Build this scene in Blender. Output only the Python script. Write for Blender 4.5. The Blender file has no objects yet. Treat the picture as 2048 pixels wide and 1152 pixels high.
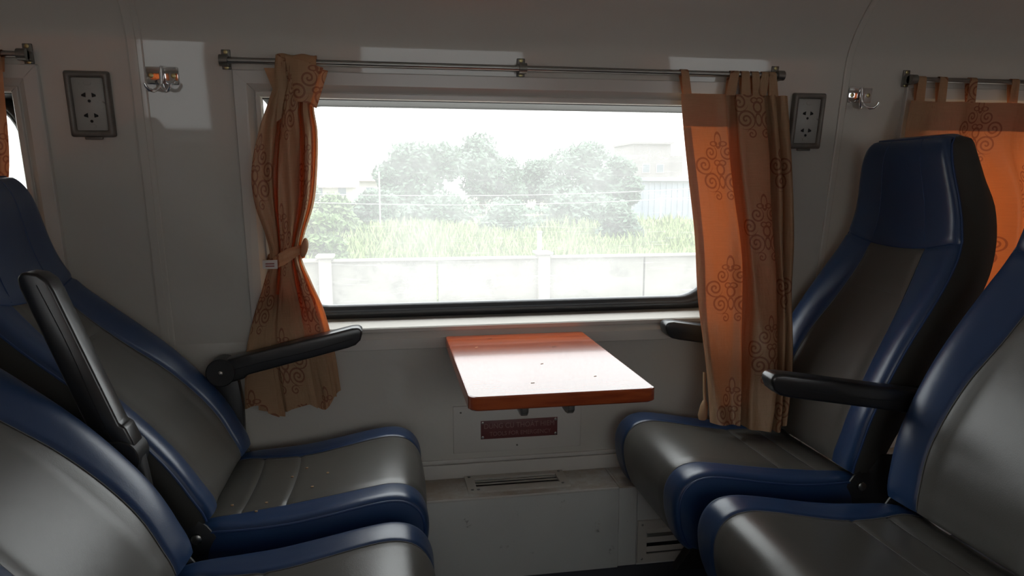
import bpy, bmesh, math, random
from mathutils import Vector, Matrix
PI = math.pi
R = math.radians
rnd = random.Random(7)
sc = bpy.context.scene
col = sc.collection

# ------------------------------------------------------------------ camera, sky, exposure
cd = bpy.data.cameras.new('camera'); cam = bpy.data.objects.new('camera', cd); col.objects.link(cam)
cam.location = (0, 0, 1.15)
cam.rotation_euler = (R(90 - 8.35), 0, R(-9.8))
cd.sensor_width = 36; cd.lens = 1415 / 2048 * 36; cd.clip_start = .02; cd.clip_end = 600
sc.camera = cam
world = bpy.data.worlds.new('sky'); sc.world = world; world.use_nodes = True
bg = world.node_tree.nodes['Background']
bg.inputs[0].default_value = (.95, .98, 1.0, 1)
# overcast sky: three times as bright overhead as at the horizon
wt = world.node_tree
tc_ = wt.nodes.new('ShaderNodeTexCoord'); sx_ = wt.nodes.new('ShaderNodeSeparateXYZ'); mr_ = wt.nodes.new('ShaderNodeMapRange')
wt.links.new(tc_.outputs['Generated'], sx_.inputs[0]); wt.links.new(sx_.outputs[2], mr_.inputs[0])
SKY = 2.1
mr_.inputs[1].default_value = 0; mr_.inputs[2].default_value = 1; mr_.inputs[3].default_value = SKY; mr_.inputs[4].default_value = SKY * 3
wt.links.new(mr_.outputs[0], bg.inputs[1])
vs = sc.view_settings
vs.view_transform = 'Standard'; vs.look = 'None'; vs.gamma = 1; vs.use_curve_mapping = False
vs.exposure = 0.16
sc.cycles.max_bounces = 10; sc.cycles.diffuse_bounces = 6; sc.cycles.glossy_bounces = 4
sc.cycles.transparent_max_bounces = 16; sc.cycles.transmission_bounces = 6
sc.cycles.sample_clamp_indirect = 8; sc.cycles.caustics_reflective = False; sc.cycles.caustics_refractive = False

# ------------------------------------------------------------------ materials
class NT:
    def __init__(self, m):
        self.t = m.node_tree; self.n = self.t.nodes; self.l = self.t.links
    def node(self, typ, **kw):
        nd = self.n.new(typ)
        for k, v in kw.items(): setattr(nd, k, v)
        return nd
    def set(self, sock, v):
        if hasattr(v, 'is_linked'): self.l.new(v, sock)
        elif isinstance(v, (tuple, list)) and len(v) == 3 and sock.type == 'RGBA': sock.default_value = (*v, 1)
        else: sock.default_value = v
    def math(self, op, a, b=0.0, c=None, clamp=False):
        nd = self.node('ShaderNodeMath', operation=op, use_clamp=clamp)
        self.set(nd.inputs[0], a); self.set(nd.inputs[1], b)
        if c is not None: self.set(nd.inputs[2], c)
        return nd.outputs[0]
    def mix(self, f, a, b):
        nd = self.node('ShaderNodeMix', data_type='RGBA')
        self.set(nd.inputs[0], f); self.set(nd.inputs[6], a); self.set(nd.inputs[7], b)
        return nd.outputs[2]
    def noise(self, vec, scale, detail=3, rough=.5):
        nd = self.node('ShaderNodeTexNoise'); nd.inputs['Scale'].default_value = scale
        nd.inputs['Detail'].default_value = detail; nd.inputs['Roughness'].default_value = rough
        if vec is not None: self.l.new(vec, nd.inputs['Vector'])
        return nd.outputs['Fac']
    def ramp(self, f, lo, hi, a=0.0, b=1.0):
        nd = self.node('ShaderNodeMapRange'); nd.interpolation_type = 'SMOOTHSTEP'
        self.set(nd.inputs[0], f); nd.inputs[1].default_value = lo; nd.inputs[2].default_value = hi
        nd.inputs[3].default_value = a; nd.inputs[4].default_value = b
        return nd.outputs[0]
    def bump(self, h, strength, dist=.001):
        nd = self.node('ShaderNodeBump'); nd.inputs['Strength'].default_value = strength
        nd.inputs['Distance'].default_value = dist; self.l.new(h, nd.inputs['Height'])
        return nd.outputs[0]
    def coord(self, which='Object', scale=None):
        c = self.node('ShaderNodeTexCoord').outputs[which]
        if scale:
            mp = self.node('ShaderNodeMapping'); mp.inputs['Scale'].default_value = scale
            self.l.new(c, mp.inputs['Vector']); c = mp.outputs[0]
        return c

def new_mat(name):
    m = bpy.data.materials.new(name); m.use_nodes = True
    return m, NT(m), m.node_tree.nodes['Principled BSDF']

def mat(name, c, rough=.5, metal=0.0, spec=.5, noise=None, bump=None, coat=0, dirt=None, wide=None):
    """noise=(scale, amount) colour variation, bump=(scale, strength, dist), dirt=(colour, scale, lo, hi)"""
    m, t, b = new_mat(name)
    b.inputs['Roughness'].default_value = rough; b.inputs['Metallic'].default_value = metal
    b.inputs['Specular IOR Level'].default_value = spec
    b.inputs['Coat Weight'].default_value = coat; b.inputs['Coat Roughness'].default_value = .045
    co = t.coord('Object')
    colr = (*c, 1)
    out = None
    if noise:
        f = t.noise(co, noise[0], 4, .6)
        lo = tuple(max(0, x * (1 - noise[1])) for x in c); hi = tuple(min(1, x * (1 + noise[1])) for x in c)
        out = t.mix(f, (*lo, 1), (*hi, 1))
    if dirt:
        f = t.ramp(t.noise(co, dirt[1], 6, .7), dirt[2], dirt[3])
        out = t.mix(f, out if out is not None else colr, (*dirt[0], 1))
    if out is not None: t.l.new(out, b.inputs['Base Color'])
    else: b.inputs['Base Color'].default_value = colr
    nrm = None
    if bump: nrm = t.bump(t.noise(co, bump[0], 3, .5), bump[1], bump[2])
    if wide:
        nd = t.bump(t.noise(co, wide[0], 2, .5), wide[1], wide[2])
        if nrm is not None: t.l.new(nrm, nd.node.inputs['Normal'])
        nrm = nd
    if nrm is not None: t.l.new(nrm, b.inputs['Normal'])
    return m

M = {}
M['wall'] = mat('wall_paint', (.545, .522, .472), .45, coat=.7, noise=(3, .05), bump=(260, .06, .0006), wide=(20, .55, .003), dirt=((.33, .28, .23), 26, .74, .86))
M['frame'] = mat('frame_paint', (.59, .565, .525), .25, noise=(5, .05), bump=(320, .08, .0005), dirt=((.30, .26, .22), 30, .73, .84))
M['duct'] = mat('duct_paint', (.55, .55, .525), .5, noise=(4, .08), dirt=((.10, .09, .08), 22, .62, .76), bump=(120, .1, .001))
M['duct_top'] = mat('ledge_paint', (.55, .55, .525), .5, noise=(4, .1), dirt=((.38, .31, .245), 7, .28, .62))
M['vent'] = mat('vent_paint', (.50, .47, .42), .4, noise=(8, .1), dirt=((.12, .09, .07), 30, .66, .8))
M['floor'] = mat('floor_vinyl', (.03, .035, .05), .45, noise=(12, .3))
M['rubber'] = mat('window_rubber', (.02, .021, .023), .38, noise=(14, .3), bump=(60, .3, .002))
M['blue'] = mat('blue_vinyl', (.016, .042, .112), .33, spec=.65, noise=(6, .12), bump=(420, .22, .0006), wide=(14, .18, .004))
M['grey'] = mat('grey_vinyl', (.080, .076, .068), .35, spec=.6, noise=(7, .10), bump=(420, .25, .0006), wide=(12, .2, .004))
M['shell'] = mat('seat_shell', (.036, .034, .030), .55, noise=(8, .1), bump=(300, .2, .0006))
M['thread'] = mat('thread', (.13, .13, .135), .7)
M['thread_blue'] = mat('blue_thread', (.018, .045, .13), .5)
M['black'] = mat('black_plastic', (.010, .010, .011), .30, spec=.75, noise=(20, .1), bump=(500, .15, .0004))
M['black_metal'] = mat('black_metal', (.012, .012, .013), .42)
M['steel'] = mat('steel', (.30, .29, .27), .34, 1, noise=(20, .15))
M['chrome'] = mat('chrome', (.82, .82, .83), .06, 1)
M['pewter'] = mat('pewter', (.20, .19, .17), .42, .8, noise=(25, .35))
M['brass'] = mat('screw_brass', (.42, .36, .18), .35, 1)
M['socket_box'] = mat('socket_housing', (.17, .155, .135), .45, .3, noise=(30, .35))
M['socket_face'] = mat('socket_face', (.36, .35, .32), .35, noise=(10, .1), dirt=((.12, .10, .08), 40, .60, .75))
M['hole'] = mat('socket_hole', (.01, .01, .01), .8)
M['foam'] = mat('orange_foam', (.32, .12, .01), .9)
M['tag'] = mat('cloth_tag', (.62, .56, .52), .9)
M['tag_ink'] = mat('tag_ink', (.30, .10, .09), .9)
M['sign'] = mat('sign_plate', (.13, .035, .035), .45, noise=(40, .2))
M['letter'] = mat('sign_letter', (.26, .15, .13), .5)
M['crumb'] = mat('crumb', (.42, .28, .16), .9)

# polished wood of the table
m, t, b = new_mat('table_wood'); M['wood'] = m
co = t.coord('Object', (2.5, 22, 22))
w = t.noise(co, 3.0, 5, .6)
t.l.new(t.mix(t.ramp(w, .3, .7), (.22, .036, .011, 1), (.34, .070, .018, 1)), b.inputs['Base Color'])
b.inputs['Roughness'].default_value = .16; b.inputs['Coat Weight'].default_value = .35; b.inputs['Coat Roughness'].default_value = .07
t.l.new(t.bump(t.noise(t.coord('Object'), 40, 2), .012, .001), b.inputs['Normal'])

# dusty window glass: clear pane with a veil of dust and wiping streaks
m, t, b = new_mat('dusty_glass'); M['glass'] = m
t.n.remove(b); out = t.n['Material Output']
co = t.coord('Object')
n1 = t.noise(co, 2.2, 5, .6); n2 = t.noise(t.coord('Object', (3, 1, 8)), 2.0, 5, .7); n3 = t.noise(t.coord('Object', (30, 1, 30)), 4, 4, .7)
mpn = t.node('ShaderNodeMapping'); mpn.inputs['Rotation'].default_value = (0, R(35), 0); mpn.inputs['Scale'].default_value = (2, 1, 50)
t.l.new(co, mpn.inputs[0]); n4 = t.noise(mpn.outputs[0], 2.5, 4, .8)
f = t.math('ADD', t.math('MULTIPLY', n1, .26), t.math('MULTIPLY', n2, .10))
f = t.math('ADD', f, t.math('MULTIPLY', n3, .07)); f = t.math('ADD', f, t.ramp(n4, .56, .75, 0, .10))
f = t.math('ADD', f, .02, clamp=True)
tr = t.node('ShaderNodeBsdfTransparent'); tr.inputs[0].default_value = (.95, .97, .96, 1)
tl = t.node('ShaderNodeBsdfTranslucent'); tl.inputs[0].default_value = (.92, .93, .91, 1)
gl = t.node('ShaderNodeBsdfGlossy'); gl.inputs['Roughness'].default_value = .03
mx = t.node('ShaderNodeMixShader'); t.l.new(f, mx.inputs[0]); t.l.new(tr.outputs[0], mx.inputs[1]); t.l.new(tl.outputs[0], mx.inputs[2])
mg = t.node('ShaderNodeMixShader'); mg.inputs[0].default_value = .04
t.l.new(mx.outputs[0], mg.inputs[1]); t.l.new(gl.outputs[0], mg.inputs[2]); t.l.new(mg.outputs[0], out.inputs[0])

# curtain cloth: printed scroll ornaments, thin enough to let daylight through
def cloth(name, opaque=False):
    m, t, b = new_mat(name); t.n.remove(b); out = t.n['Material Output']
    uv = t.node('ShaderNodeUVMap'); uv.uv_map = 'UVMap'
    sp = t.node('ShaderNodeSeparateXYZ'); t.l.new(uv.outputs[0], sp.inputs[0])
    u, v = sp.outputs[0], sp.outputs[1]
    PX, PY = .20, .34
    colm = t.math('FLOOR', t.math('DIVIDE', u, PX))
    odd = t.math('MODULO', t.math('ABSOLUTE', colm), 2.0)
    x = t.math('ABSOLUTE', t.math('SUBTRACT', t.math('MULTIPLY', t.math('FRACT', t.math('DIVIDE', u, PX)), PX), PX / 2))
    y = t.math('SUBTRACT', t.math('MULTIPLY', t.math('FRACT', t.math('ADD', t.math('DIVIDE', v, PY), t.math('MULTIPLY', odd, .5))), PY), PY / 2)
    def spiral(cx, cy, rr, pitch, sgn, ph):
        dx = t.math('SUBTRACT', x, cx); dy = t.math('SUBTRACT', y, cy)
        r = t.math('SQRT', t.math('ADD', t.math('MULTIPLY', dx, dx), t.math('MULTIPLY', dy, dy)))
        a = t.math('MULTIPLY', t.math('ARCTAN2', dy, dx), sgn / (2 * PI))
        fr = t.math('FRACT', t.math('ADD', t.math('ADD', t.math('DIVIDE', r, pitch), a), ph + 10))
        st = t.math('GREATER_THAN', fr, .60)
        return t.math('MULTIPLY', st, t.math('LESS_THAN', r, rr))
    def ring(cx, cy, ax, ay, w):
        dx = t.math('DIVIDE', t.math('SUBTRACT', x, cx), ax); dy = t.math('DIVIDE', t.math('SUBTRACT', y, cy), ay)
        r = t.math('SQRT', t.math('ADD', t.math('MULTIPLY', dx, dx), t.math('MULTIPLY', dy, dy)))
        return t.math('LESS_THAN', t.math('ABSOLUTE', t.math('SUBTRACT', r, 1.0)), w)
    els = [spiral(.052, .012, .026, .013, 1, .1), spiral(.036, -.034, .028, .013, -1, .3), spiral(.026, .046, .021, .012, 1, .6),
           spiral(.021, -.073, .014, .010, 1, .2), ring(0, .080, .009, .020, .18), ring(.014, .070, .010, .006, .25),
           ring(0, 0, .011, .014, .22), ring(0, -.034, .008, .016, .2), ring(.008, .018, .009, .007, .25)]
    mask = els[0]
    for e in els[1:]: mask = t.math('MAXIMUM', mask, e)
    co = t.coord('UV', (900, 900, 1)); wv = t.noise(co, 1.0, 2)
    slub = t.noise(t.coord('UV', (20, 420, 1)), 1.0, 3)
    base = t.mix(slub, (.40, .255, .145, 1), (.52, .345, .205, 1))
    c = t.mix(t.math('MULTIPLY', mask, .75), base, (.25, .065, .035, 1))
    ct = t.mix(t.math('MULTIPLY', mask, .7), t.mix(slub, (.60, .105, .018, 1), (.74, .150, .028, 1)), (.26, .06, .025, 1))
    df = t.node('ShaderNodeBsdfDiffuse'); t.l.new(c, df.inputs[0])
    bp = t.bump(wv, .25, .0008)
    crease = t.bump(t.noise(t.coord('UV', (16, 5, 1)), 1.6, 4, .55), .9, .012); t.l.new(bp, crease.node.inputs['Normal'])
    t.l.new(crease, df.inputs['Normal'])
    sh = t.node('ShaderNodeBsdfGlossy'); sh.inputs['Roughness'].default_value = .42; sh.inputs[0].default_value = (.9, .75, .6, 1)
    m0 = t.node('ShaderNodeMixShader'); m0.inputs[0].default_value = .05
    t.l.new(df.outputs[0], m0.inputs[1]); t.l.new(sh.outputs[0], m0.inputs[2])
    if opaque:
        t.l.new(m0.outputs[0], out.inputs[0]); return m
    tl = t.node('ShaderNodeBsdfTranslucent'); t.l.new(ct, tl.inputs[0])
    mx = t.node('ShaderNodeMixShader'); mx.inputs[0].default_value = .26
    t.l.new(m0.outputs[0], mx.inputs[1]); t.l.new(tl.outputs[0], mx.inputs[2]); t.l.new(mx.outputs[0], out.inputs[0])
    return m
M['cloth'] = cloth('curtain_cloth')

# outdoors
M['ground'] = mat('field_earth', (.16, .17, .07), .9, noise=(.6, .4))
M['ballast'] = mat('trackside_gravel', (.36, .34, .31), .9, noise=(8, .3))
M['render'] = mat('wall_render', (.18, .174, .154), .9, noise=(1.5, .25), dirt=((.09, .086, .078), 3.0, .46, .72))
M['coping'] = mat('wall_coping', (.23, .22, .195), .9, noise=(3, .2))
M['leaf'] = mat('tree_leaf', (.042, .085, .045), .6, noise=(.8, .4))
M['leaf_b'] = mat('bush_leaf', (.075, .13, .035), .6, noise=(.8, .4))
M['grass'] = mat('grass_blade', (.15, .21, .06), .7, noise=(.5, .35))
M['bark'] = mat('bark', (.10, .08, .06), .9, noise=(8, .3))
M['house'] = mat('house_render', (.34, .32, .30), .9, noise=(1, .1))
M['block'] = mat('far_block_render', (.17, .155, .155), .9, noise=(1, .1))
M['shed'] = mat('shed_sheet', (.20, .23, .28), .6, noise=(1, .1))
M['roof'] = mat('house_roof', (.42, .30, .27), .8, noise=(3, .2))
M['pane'] = mat('far_window_pane', (.10, .12, .14), .15)
M['concrete'] = mat('concrete_post', (.36, .35, .33), .9, noise=(6, .15))
M['wire'] = mat('wire', (.55, .55, .55), .6)

# ------------------------------------------------------------------ mesh helpers
def link(name, verts, faces, material, parent=None, smooth=False, uvs=None):
    me = bpy.data.meshes.new(name); me.from_pydata([tuple(v) for v in verts], [], faces); me.update()
    if uvs:
        l = me.uv_layers.new(name='UVMap')
        for lp in me.loops: l.data[lp.index].uv = uvs[lp.vertex_index]
    if smooth:
        for p in me.polygons: p.use_smooth = True
    return link_me(name, me, material, parent)

def link_me(name, me, material, parent=None):
    o = bpy.data.objects.new(name, me); col.objects.link(o)
    if material is not None:
        for mm in (material if isinstance(material, list) else [material]): me.materials.append(mm)
    if parent is not None: o.parent = parent
    return o

def from_bm(name, bm, material, parent=None, smooth=False, angle=None):
    me = bpy.data.meshes.new(name); bm.normal_update(); bm.to_mesh(me); bm.free()
    if smooth:
        for p in me.polygons: p.use_smooth = True
        if angle: me.set_sharp_from_angle(angle=R(angle))
    return link_me(name, me, material, parent)

def bm_box(bm, lo, hi, bev=0, seg=2, mtx=None):
    vs_ = [bm.verts.new((lo[0] if i & 1 == 0 else hi[0], lo[1] if i & 2 == 0 else hi[1], lo[2] if i & 4 == 0 else hi[2])) for i in range(8)]
    fs = [bm.faces.new([vs_[k] for k in q]) for q in ((0, 2, 3, 1), (4, 5, 7, 6), (0, 1, 5, 4), (2, 6, 7, 3), (0, 4, 6, 2), (1, 3, 7, 5))]
    geo = vs_
    if bev:
        es = list({e for f_ in fs for e in f_.edges})
        r = bmesh.ops.bevel(bm, geom=es, offset=bev, segments=seg, profile=.5, affect='EDGES')
        geo = list({v for f_ in r['faces'] for v in f_.verts} | {v for v in vs_ if v.is_valid})
    if mtx is not None: bmesh.ops.transform(bm, matrix=mtx, verts=geo)
    return geo

def box(name, lo, hi, material, parent=None, bev=0, seg=2, mtx=None, smooth=None):
    bm = bmesh.new(); bm_box(bm, lo, hi, bev, seg, mtx)
    return from_bm(name, bm, material, parent, smooth=bool(bev) if smooth is None else smooth, angle=50)

def bm_tube(bm, path, r, n=10, cap=True):
    path = [Vector(p) for p in path]; rings = []
    prev = None
    for i, p in enumerate(path):
        d = (path[min(i + 1, len(path) - 1)] - path[max(i - 1, 0)])
        d = d.normalized() if d.length > 1e-9 else Vector((0, 0, 1))
        if prev is None:
            a = d.cross(Vector((0, 0, 1)));
            if a.length < .1: a = d.cross(Vector((1, 0, 0)))
        else: a = prev - d * prev.dot(d)
        a.normalize(); prev = a; c = d.cross(a)
        rr = r[i] if isinstance(r, (list, tuple)) else r
        rings.append([bm.verts.new(p + (a * math.cos(2 * PI * k / n) + c * math.sin(2 * PI * k / n)) * rr) for k in range(n)])
    for A, B in zip(rings, rings[1:]):
        for k in range(n): bm.faces.new((A[k], A[(k + 1) % n], B[(k + 1) % n], B[k]))
    if cap:
        bm.faces.new(rings[0][::-1]); bm.faces.new(rings[-1])

def tube(name, path, r, material, parent=None, n=10):
    bm = bmesh.new(); bm_tube(bm, path, r, n)
    return from_bm(name, bm, material, parent, smooth=True, angle=50)

def bm_prism(bm, outline, axis_pt, thick, frame):
    """outline 2D points (a,b) placed by frame(a,b,c); extruded c from -thick/2 to +thick/2"""
    A = [bm.verts.new(frame(a, b_, -thick / 2)) for a, b_ in outline]; B = [bm.verts.new(frame(a, b_, thick / 2)) for a, b_ in outline]
    n = len(outline)
    bm.faces.new(A[::-1]); bm.faces.new(B)
    for i in range(n): bm.faces.new((A[i], A[(i + 1) % n], B[(i + 1) % n], B[i]))

def prism(name, outline, thick, frame, material, parent=None, bev=0, seg=2):
    bm = bmesh.new(); bm_prism(bm, outline, None, thick, frame)
    bmesh.ops.recalc_face_normals(bm, faces=bm.faces)
    if bev:
        es = [e for e in bm.edges if e.calc_face_angle(0) > R(40)]
        bmesh.ops.bevel(bm, geom=es, offset=bev, segments=seg, profile=.5, affect='EDGES', clamp_overlap=True)
    return from_bm(name, bm, material, parent, smooth=True, angle=40)

def empty(name, loc=(0, 0, 0), rz=0):
    o = bpy.data.objects.new(name, None); col.objects.link(o); o.location = loc; o.rotation_euler = (0, 0, rz)
    o.empty_display_size = .05
    return o

def tag(o, label, cat, group=None, kind=None):
    o['label'] = label
    if cat: o['category'] = cat
    if group: o['group'] = group
    if kind: o['kind'] = kind
    return o

def struct(o, label=None):
    o['kind'] = 'structure'
    if label: o['label'] = label
    return o

def copy_tree(o, parent=None):
    c = o.copy(); col.objects.link(c); c.parent = parent
    for ch in list(o.children): copy_tree(ch, c)
    return c

def interp(pts, x):
    if x <= pts[0][0]: return pts[0][1]
    for i in range(len(pts) - 1):
        a, b_ = pts[i], pts[i + 1]
        if x <= b_[0]:
            m0 = (b_[1] - pts[i - 1][1]) / (b_[0] - pts[i - 1][0]) if i else (b_[1] - a[1]) / (b_[0] - a[0])
            m1 = (pts[i + 2][1] - a[1]) / (pts[i + 2][0] - a[0]) if i + 2 < len(pts) else (b_[1] - a[1]) / (b_[0] - a[0])
            h = b_[0] - a[0]; t_ = (x - a[0]) / h
            return (2*t_**3 - 3*t_**2 + 1) * a[1] + (t_**3 - 2*t_**2 + t_) * h * m0 + (-2*t_**3 + 3*t_**2) * b_[1] + (t_**3 - t_**2) * h * m1
    return pts[-1][1]

def sstep(a, b_, x):
    t_ = min(1, max(0, (x - a) / (b_ - a))); return t_ * t_ * (3 - 2 * t_)

def grid(name, fn, nu, nv, material, parent=None, uv=None, smooth=True, flip=False):
    vs_ = [fn(i / nu, j / nv) for j in range(nv + 1) for i in range(nu + 1)]
    q = lambda i, j: j * (nu + 1) + i
    fs = [(q(i, j), q(i + 1, j), q(i + 1, j + 1), q(i, j + 1)) for j in range(nv) for i in range(nu)]
    if flip: fs = [f_[::-1] for f_ in fs]
    uvs = [uv(i / nu, j / nv) for j in range(nv + 1) for i in range(nu + 1)] if uv else None
    return link(name, vs_, fs, material, parent, smooth, uvs)

# ------------------------------------------------------------------ coach body
FZ = .04            # floor level
ADDED_CURTAINS = ((-2.3, -1.37), (-1.03, -.80), (-.40, -.14), (.84, 1.10), (1.45, 1.80), (2.48, 2.95))  # spans of the unseen curtains added to cut daylight from the aisle windows
TH = math.tan(R(7))
CX = .355           # middle of the bay's window
PROFILE = [(FZ, 2.0), (.72, 2.0), (1.44, 2.0 - .72 * TH)]
ARC = [(1.47, 1.9077), (1.505, 1.901), (1.54, 1.887), (1.585, 1.859), (1.64, 1.810), (1.695, 1.745), (1.75, 1.66), (1.80, 1.545), (1.84, 1.38), (1.87, 1.15), (1.88, .62)]
def yw(z):
    """inner face of the window wall at height z (it leans inwards above table height)"""
    if z <= .72: return 2.0
    return 2.0 - (z - .72) * TH
XL, XR = CX - 2.85, CX + 2.85
WIN_X = [CX - 1.90, CX, CX + 1.875]
FW, FZ0, FZ1, INS = .73, .685, 1.431, .064      # window frame half width, bottom, top, bar width
OPW, OZ0, OZ1 = FW - .055, FZ0 + .055, FZ1 - .055

def wall_body(name, mirror, label):
    """wall sheet with window holes; mirror puts it on the other side of the aisle"""
    my = (lambda y: 1.24 - y) if mirror else (lambda y: y)
    xs = [XL]
    for wx in WIN_X: xs += [max(XL, wx - OPW), min(XR, wx + OPW)]
    xs.append(XR)
    zs = [FZ, .72, OZ0, OZ1, 1.44]
    bm = bmesh.new()
    T = .10
    for face, off in (('in', 0), ('out', T)):
        V = {}
        for i, x in enumerate(xs):
            for j, z in enumerate(zs): V[i, j] = bm.verts.new((x, my(yw(z) + off), z))
        for i in range(len(xs) - 1):
            for j in range(len(zs) - 1):
                if i % 2 == 1 and zs[j] == OZ0: continue
                bm.faces.new((V[i, j], V[i + 1, j], V[i + 1, j + 1], V[i, j + 1]))
    # reveals
    for k in range(len(WIN_X)):
        x0, x1 = xs[1 + 2 * k], xs[2 + 2 * k]
        c = [(x0, OZ0), (x1, OZ0), (x1, OZ1), (x0, OZ1)]
        for (a, za), (b_, zb) in zip(c, c[1:] + c[:1]):
            bm.faces.new([bm.verts.new(p) for p in ((a, my(yw(za)), za), (b_, my(yw(zb)), zb), (b_, my(yw(zb) + T), zb), (a, my(yw(za) + T), za))])
    bmesh.ops.remove_doubles(bm, verts=bm.verts, dist=1e-5)
    bmesh.ops.recalc_face_normals(bm, faces=bm.faces)
    return struct(from_bm(name, bm, M['wall']), label)
wall_body('wall_window', False, 'cream painted coach wall with the window bay')
wall_body('wall_aisle', True, 'cream painted coach wall across the aisle')
# curved upper wall and ceiling, one sheet
pr = [(z, y) for z, y in [PROFILE[-1]] + ARC]
def smooth_pts(pts, n=4):
    o = []
    for i in range(len(pts) - 1):
        for k in range(n):
            t_ = k / n
            p0 = pts[max(i - 1, 0)]; p1 = pts[i]; p2 = pts[i + 1]; p3 = pts[min(i + 2, len(pts) - 1)]
            o.append(tuple(.5 * (2 * p1[d] + (p2[d] - p0[d]) * t_ + (2*p0[d] - 5*p1[d] + 4*p2[d] - p3[d]) * t_**2 + (3*p1[d] - p0[d] - 3*p2[d] + p3[d]) * t_**3) for d in range(len(p1))))
    o.append(pts[-1]); return o
half = smooth_pts(pr, 4)
full = half + [(z, 1.24 - y) for z, y in half[-2::-1]]
struct(grid('ceiling', lambda u, v: (XL + (XR - XL) * u, full[int(round(v * (len(full) - 1)))][1], full[int(round(v * (len(full) - 1)))][0]), 2, len(full) - 1, M['wall']), 'glossy cream coach ceiling curving into the wall')
struct(box('floor', (XL, -.87, FZ - .04), (XR, 2.11, FZ), M['floor']), 'dark blue grey vinyl coach floor')
for nm, x0 in (('wall_end', XL - .05), ('wall_far_end', XR)):
    struct(box(nm, (x0, -.87, FZ), (x0 + .05, 2.11, 1.9), M['wall']), 'cream painted end wall of the coach')
# battens covering the panel joints, following wall and ceiling
def batten(name, x0, x1):
    path = [(z, yw(z)) for z in (.345, .72, 1.0, 1.3)] + half
    pv, pf = [], []
    for i, (z, y) in enumerate(path):
        a = path[max(i - 1, 0)]; c = path[min(i + 1, len(path) - 1)]
        d = Vector((c[1] - a[1], c[0] - a[0])).normalized(); nrm = Vector((-d.y, d.x))
        if nrm.x > 0 and i < 8: nrm = -nrm
        if nrm.x > 0: nrm = -nrm
        if i == len(path) - 1: nrm = Vector((0, -1))
        for x, h in ((x0, -.002), (x0, .0045), (x0 + .004, .006), ((x0 + x1) / 2 + .004, .006), ((x0 + x1) / 2 + .005, .004), (x1 - .003, .004), (x1, .002), (x1, -.002)):
            pv.append((x, y + nrm.x * h, z + nrm.y * h))
    for i in range(len(path) - 1):
        for k in range(7): pf.append((i * 8 + k, i * 8 + k + 1, i * 8 + 9 + k, i * 8 + 8 + k))
    return struct(link(name, pv, pf, M['wall']), 'narrow batten over a joint of the cream wall panels')
batten('trim_1', -.614, -.578); batten('trim_2', 1.297, 1.3185)
# skirting at the foot of the window wall
struct(box('baseboard_window', (XL, 1.990, .287), (XR, 2.0, .330), M['frame'], bev=.002), 'cream skirting strip above the duct box')
struct(box('trim_3', (XL, 1.9935, .332), (XR, 2.0, .344), M['frame'], bev=.002), 'thin moulding above the skirting strip')

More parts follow.
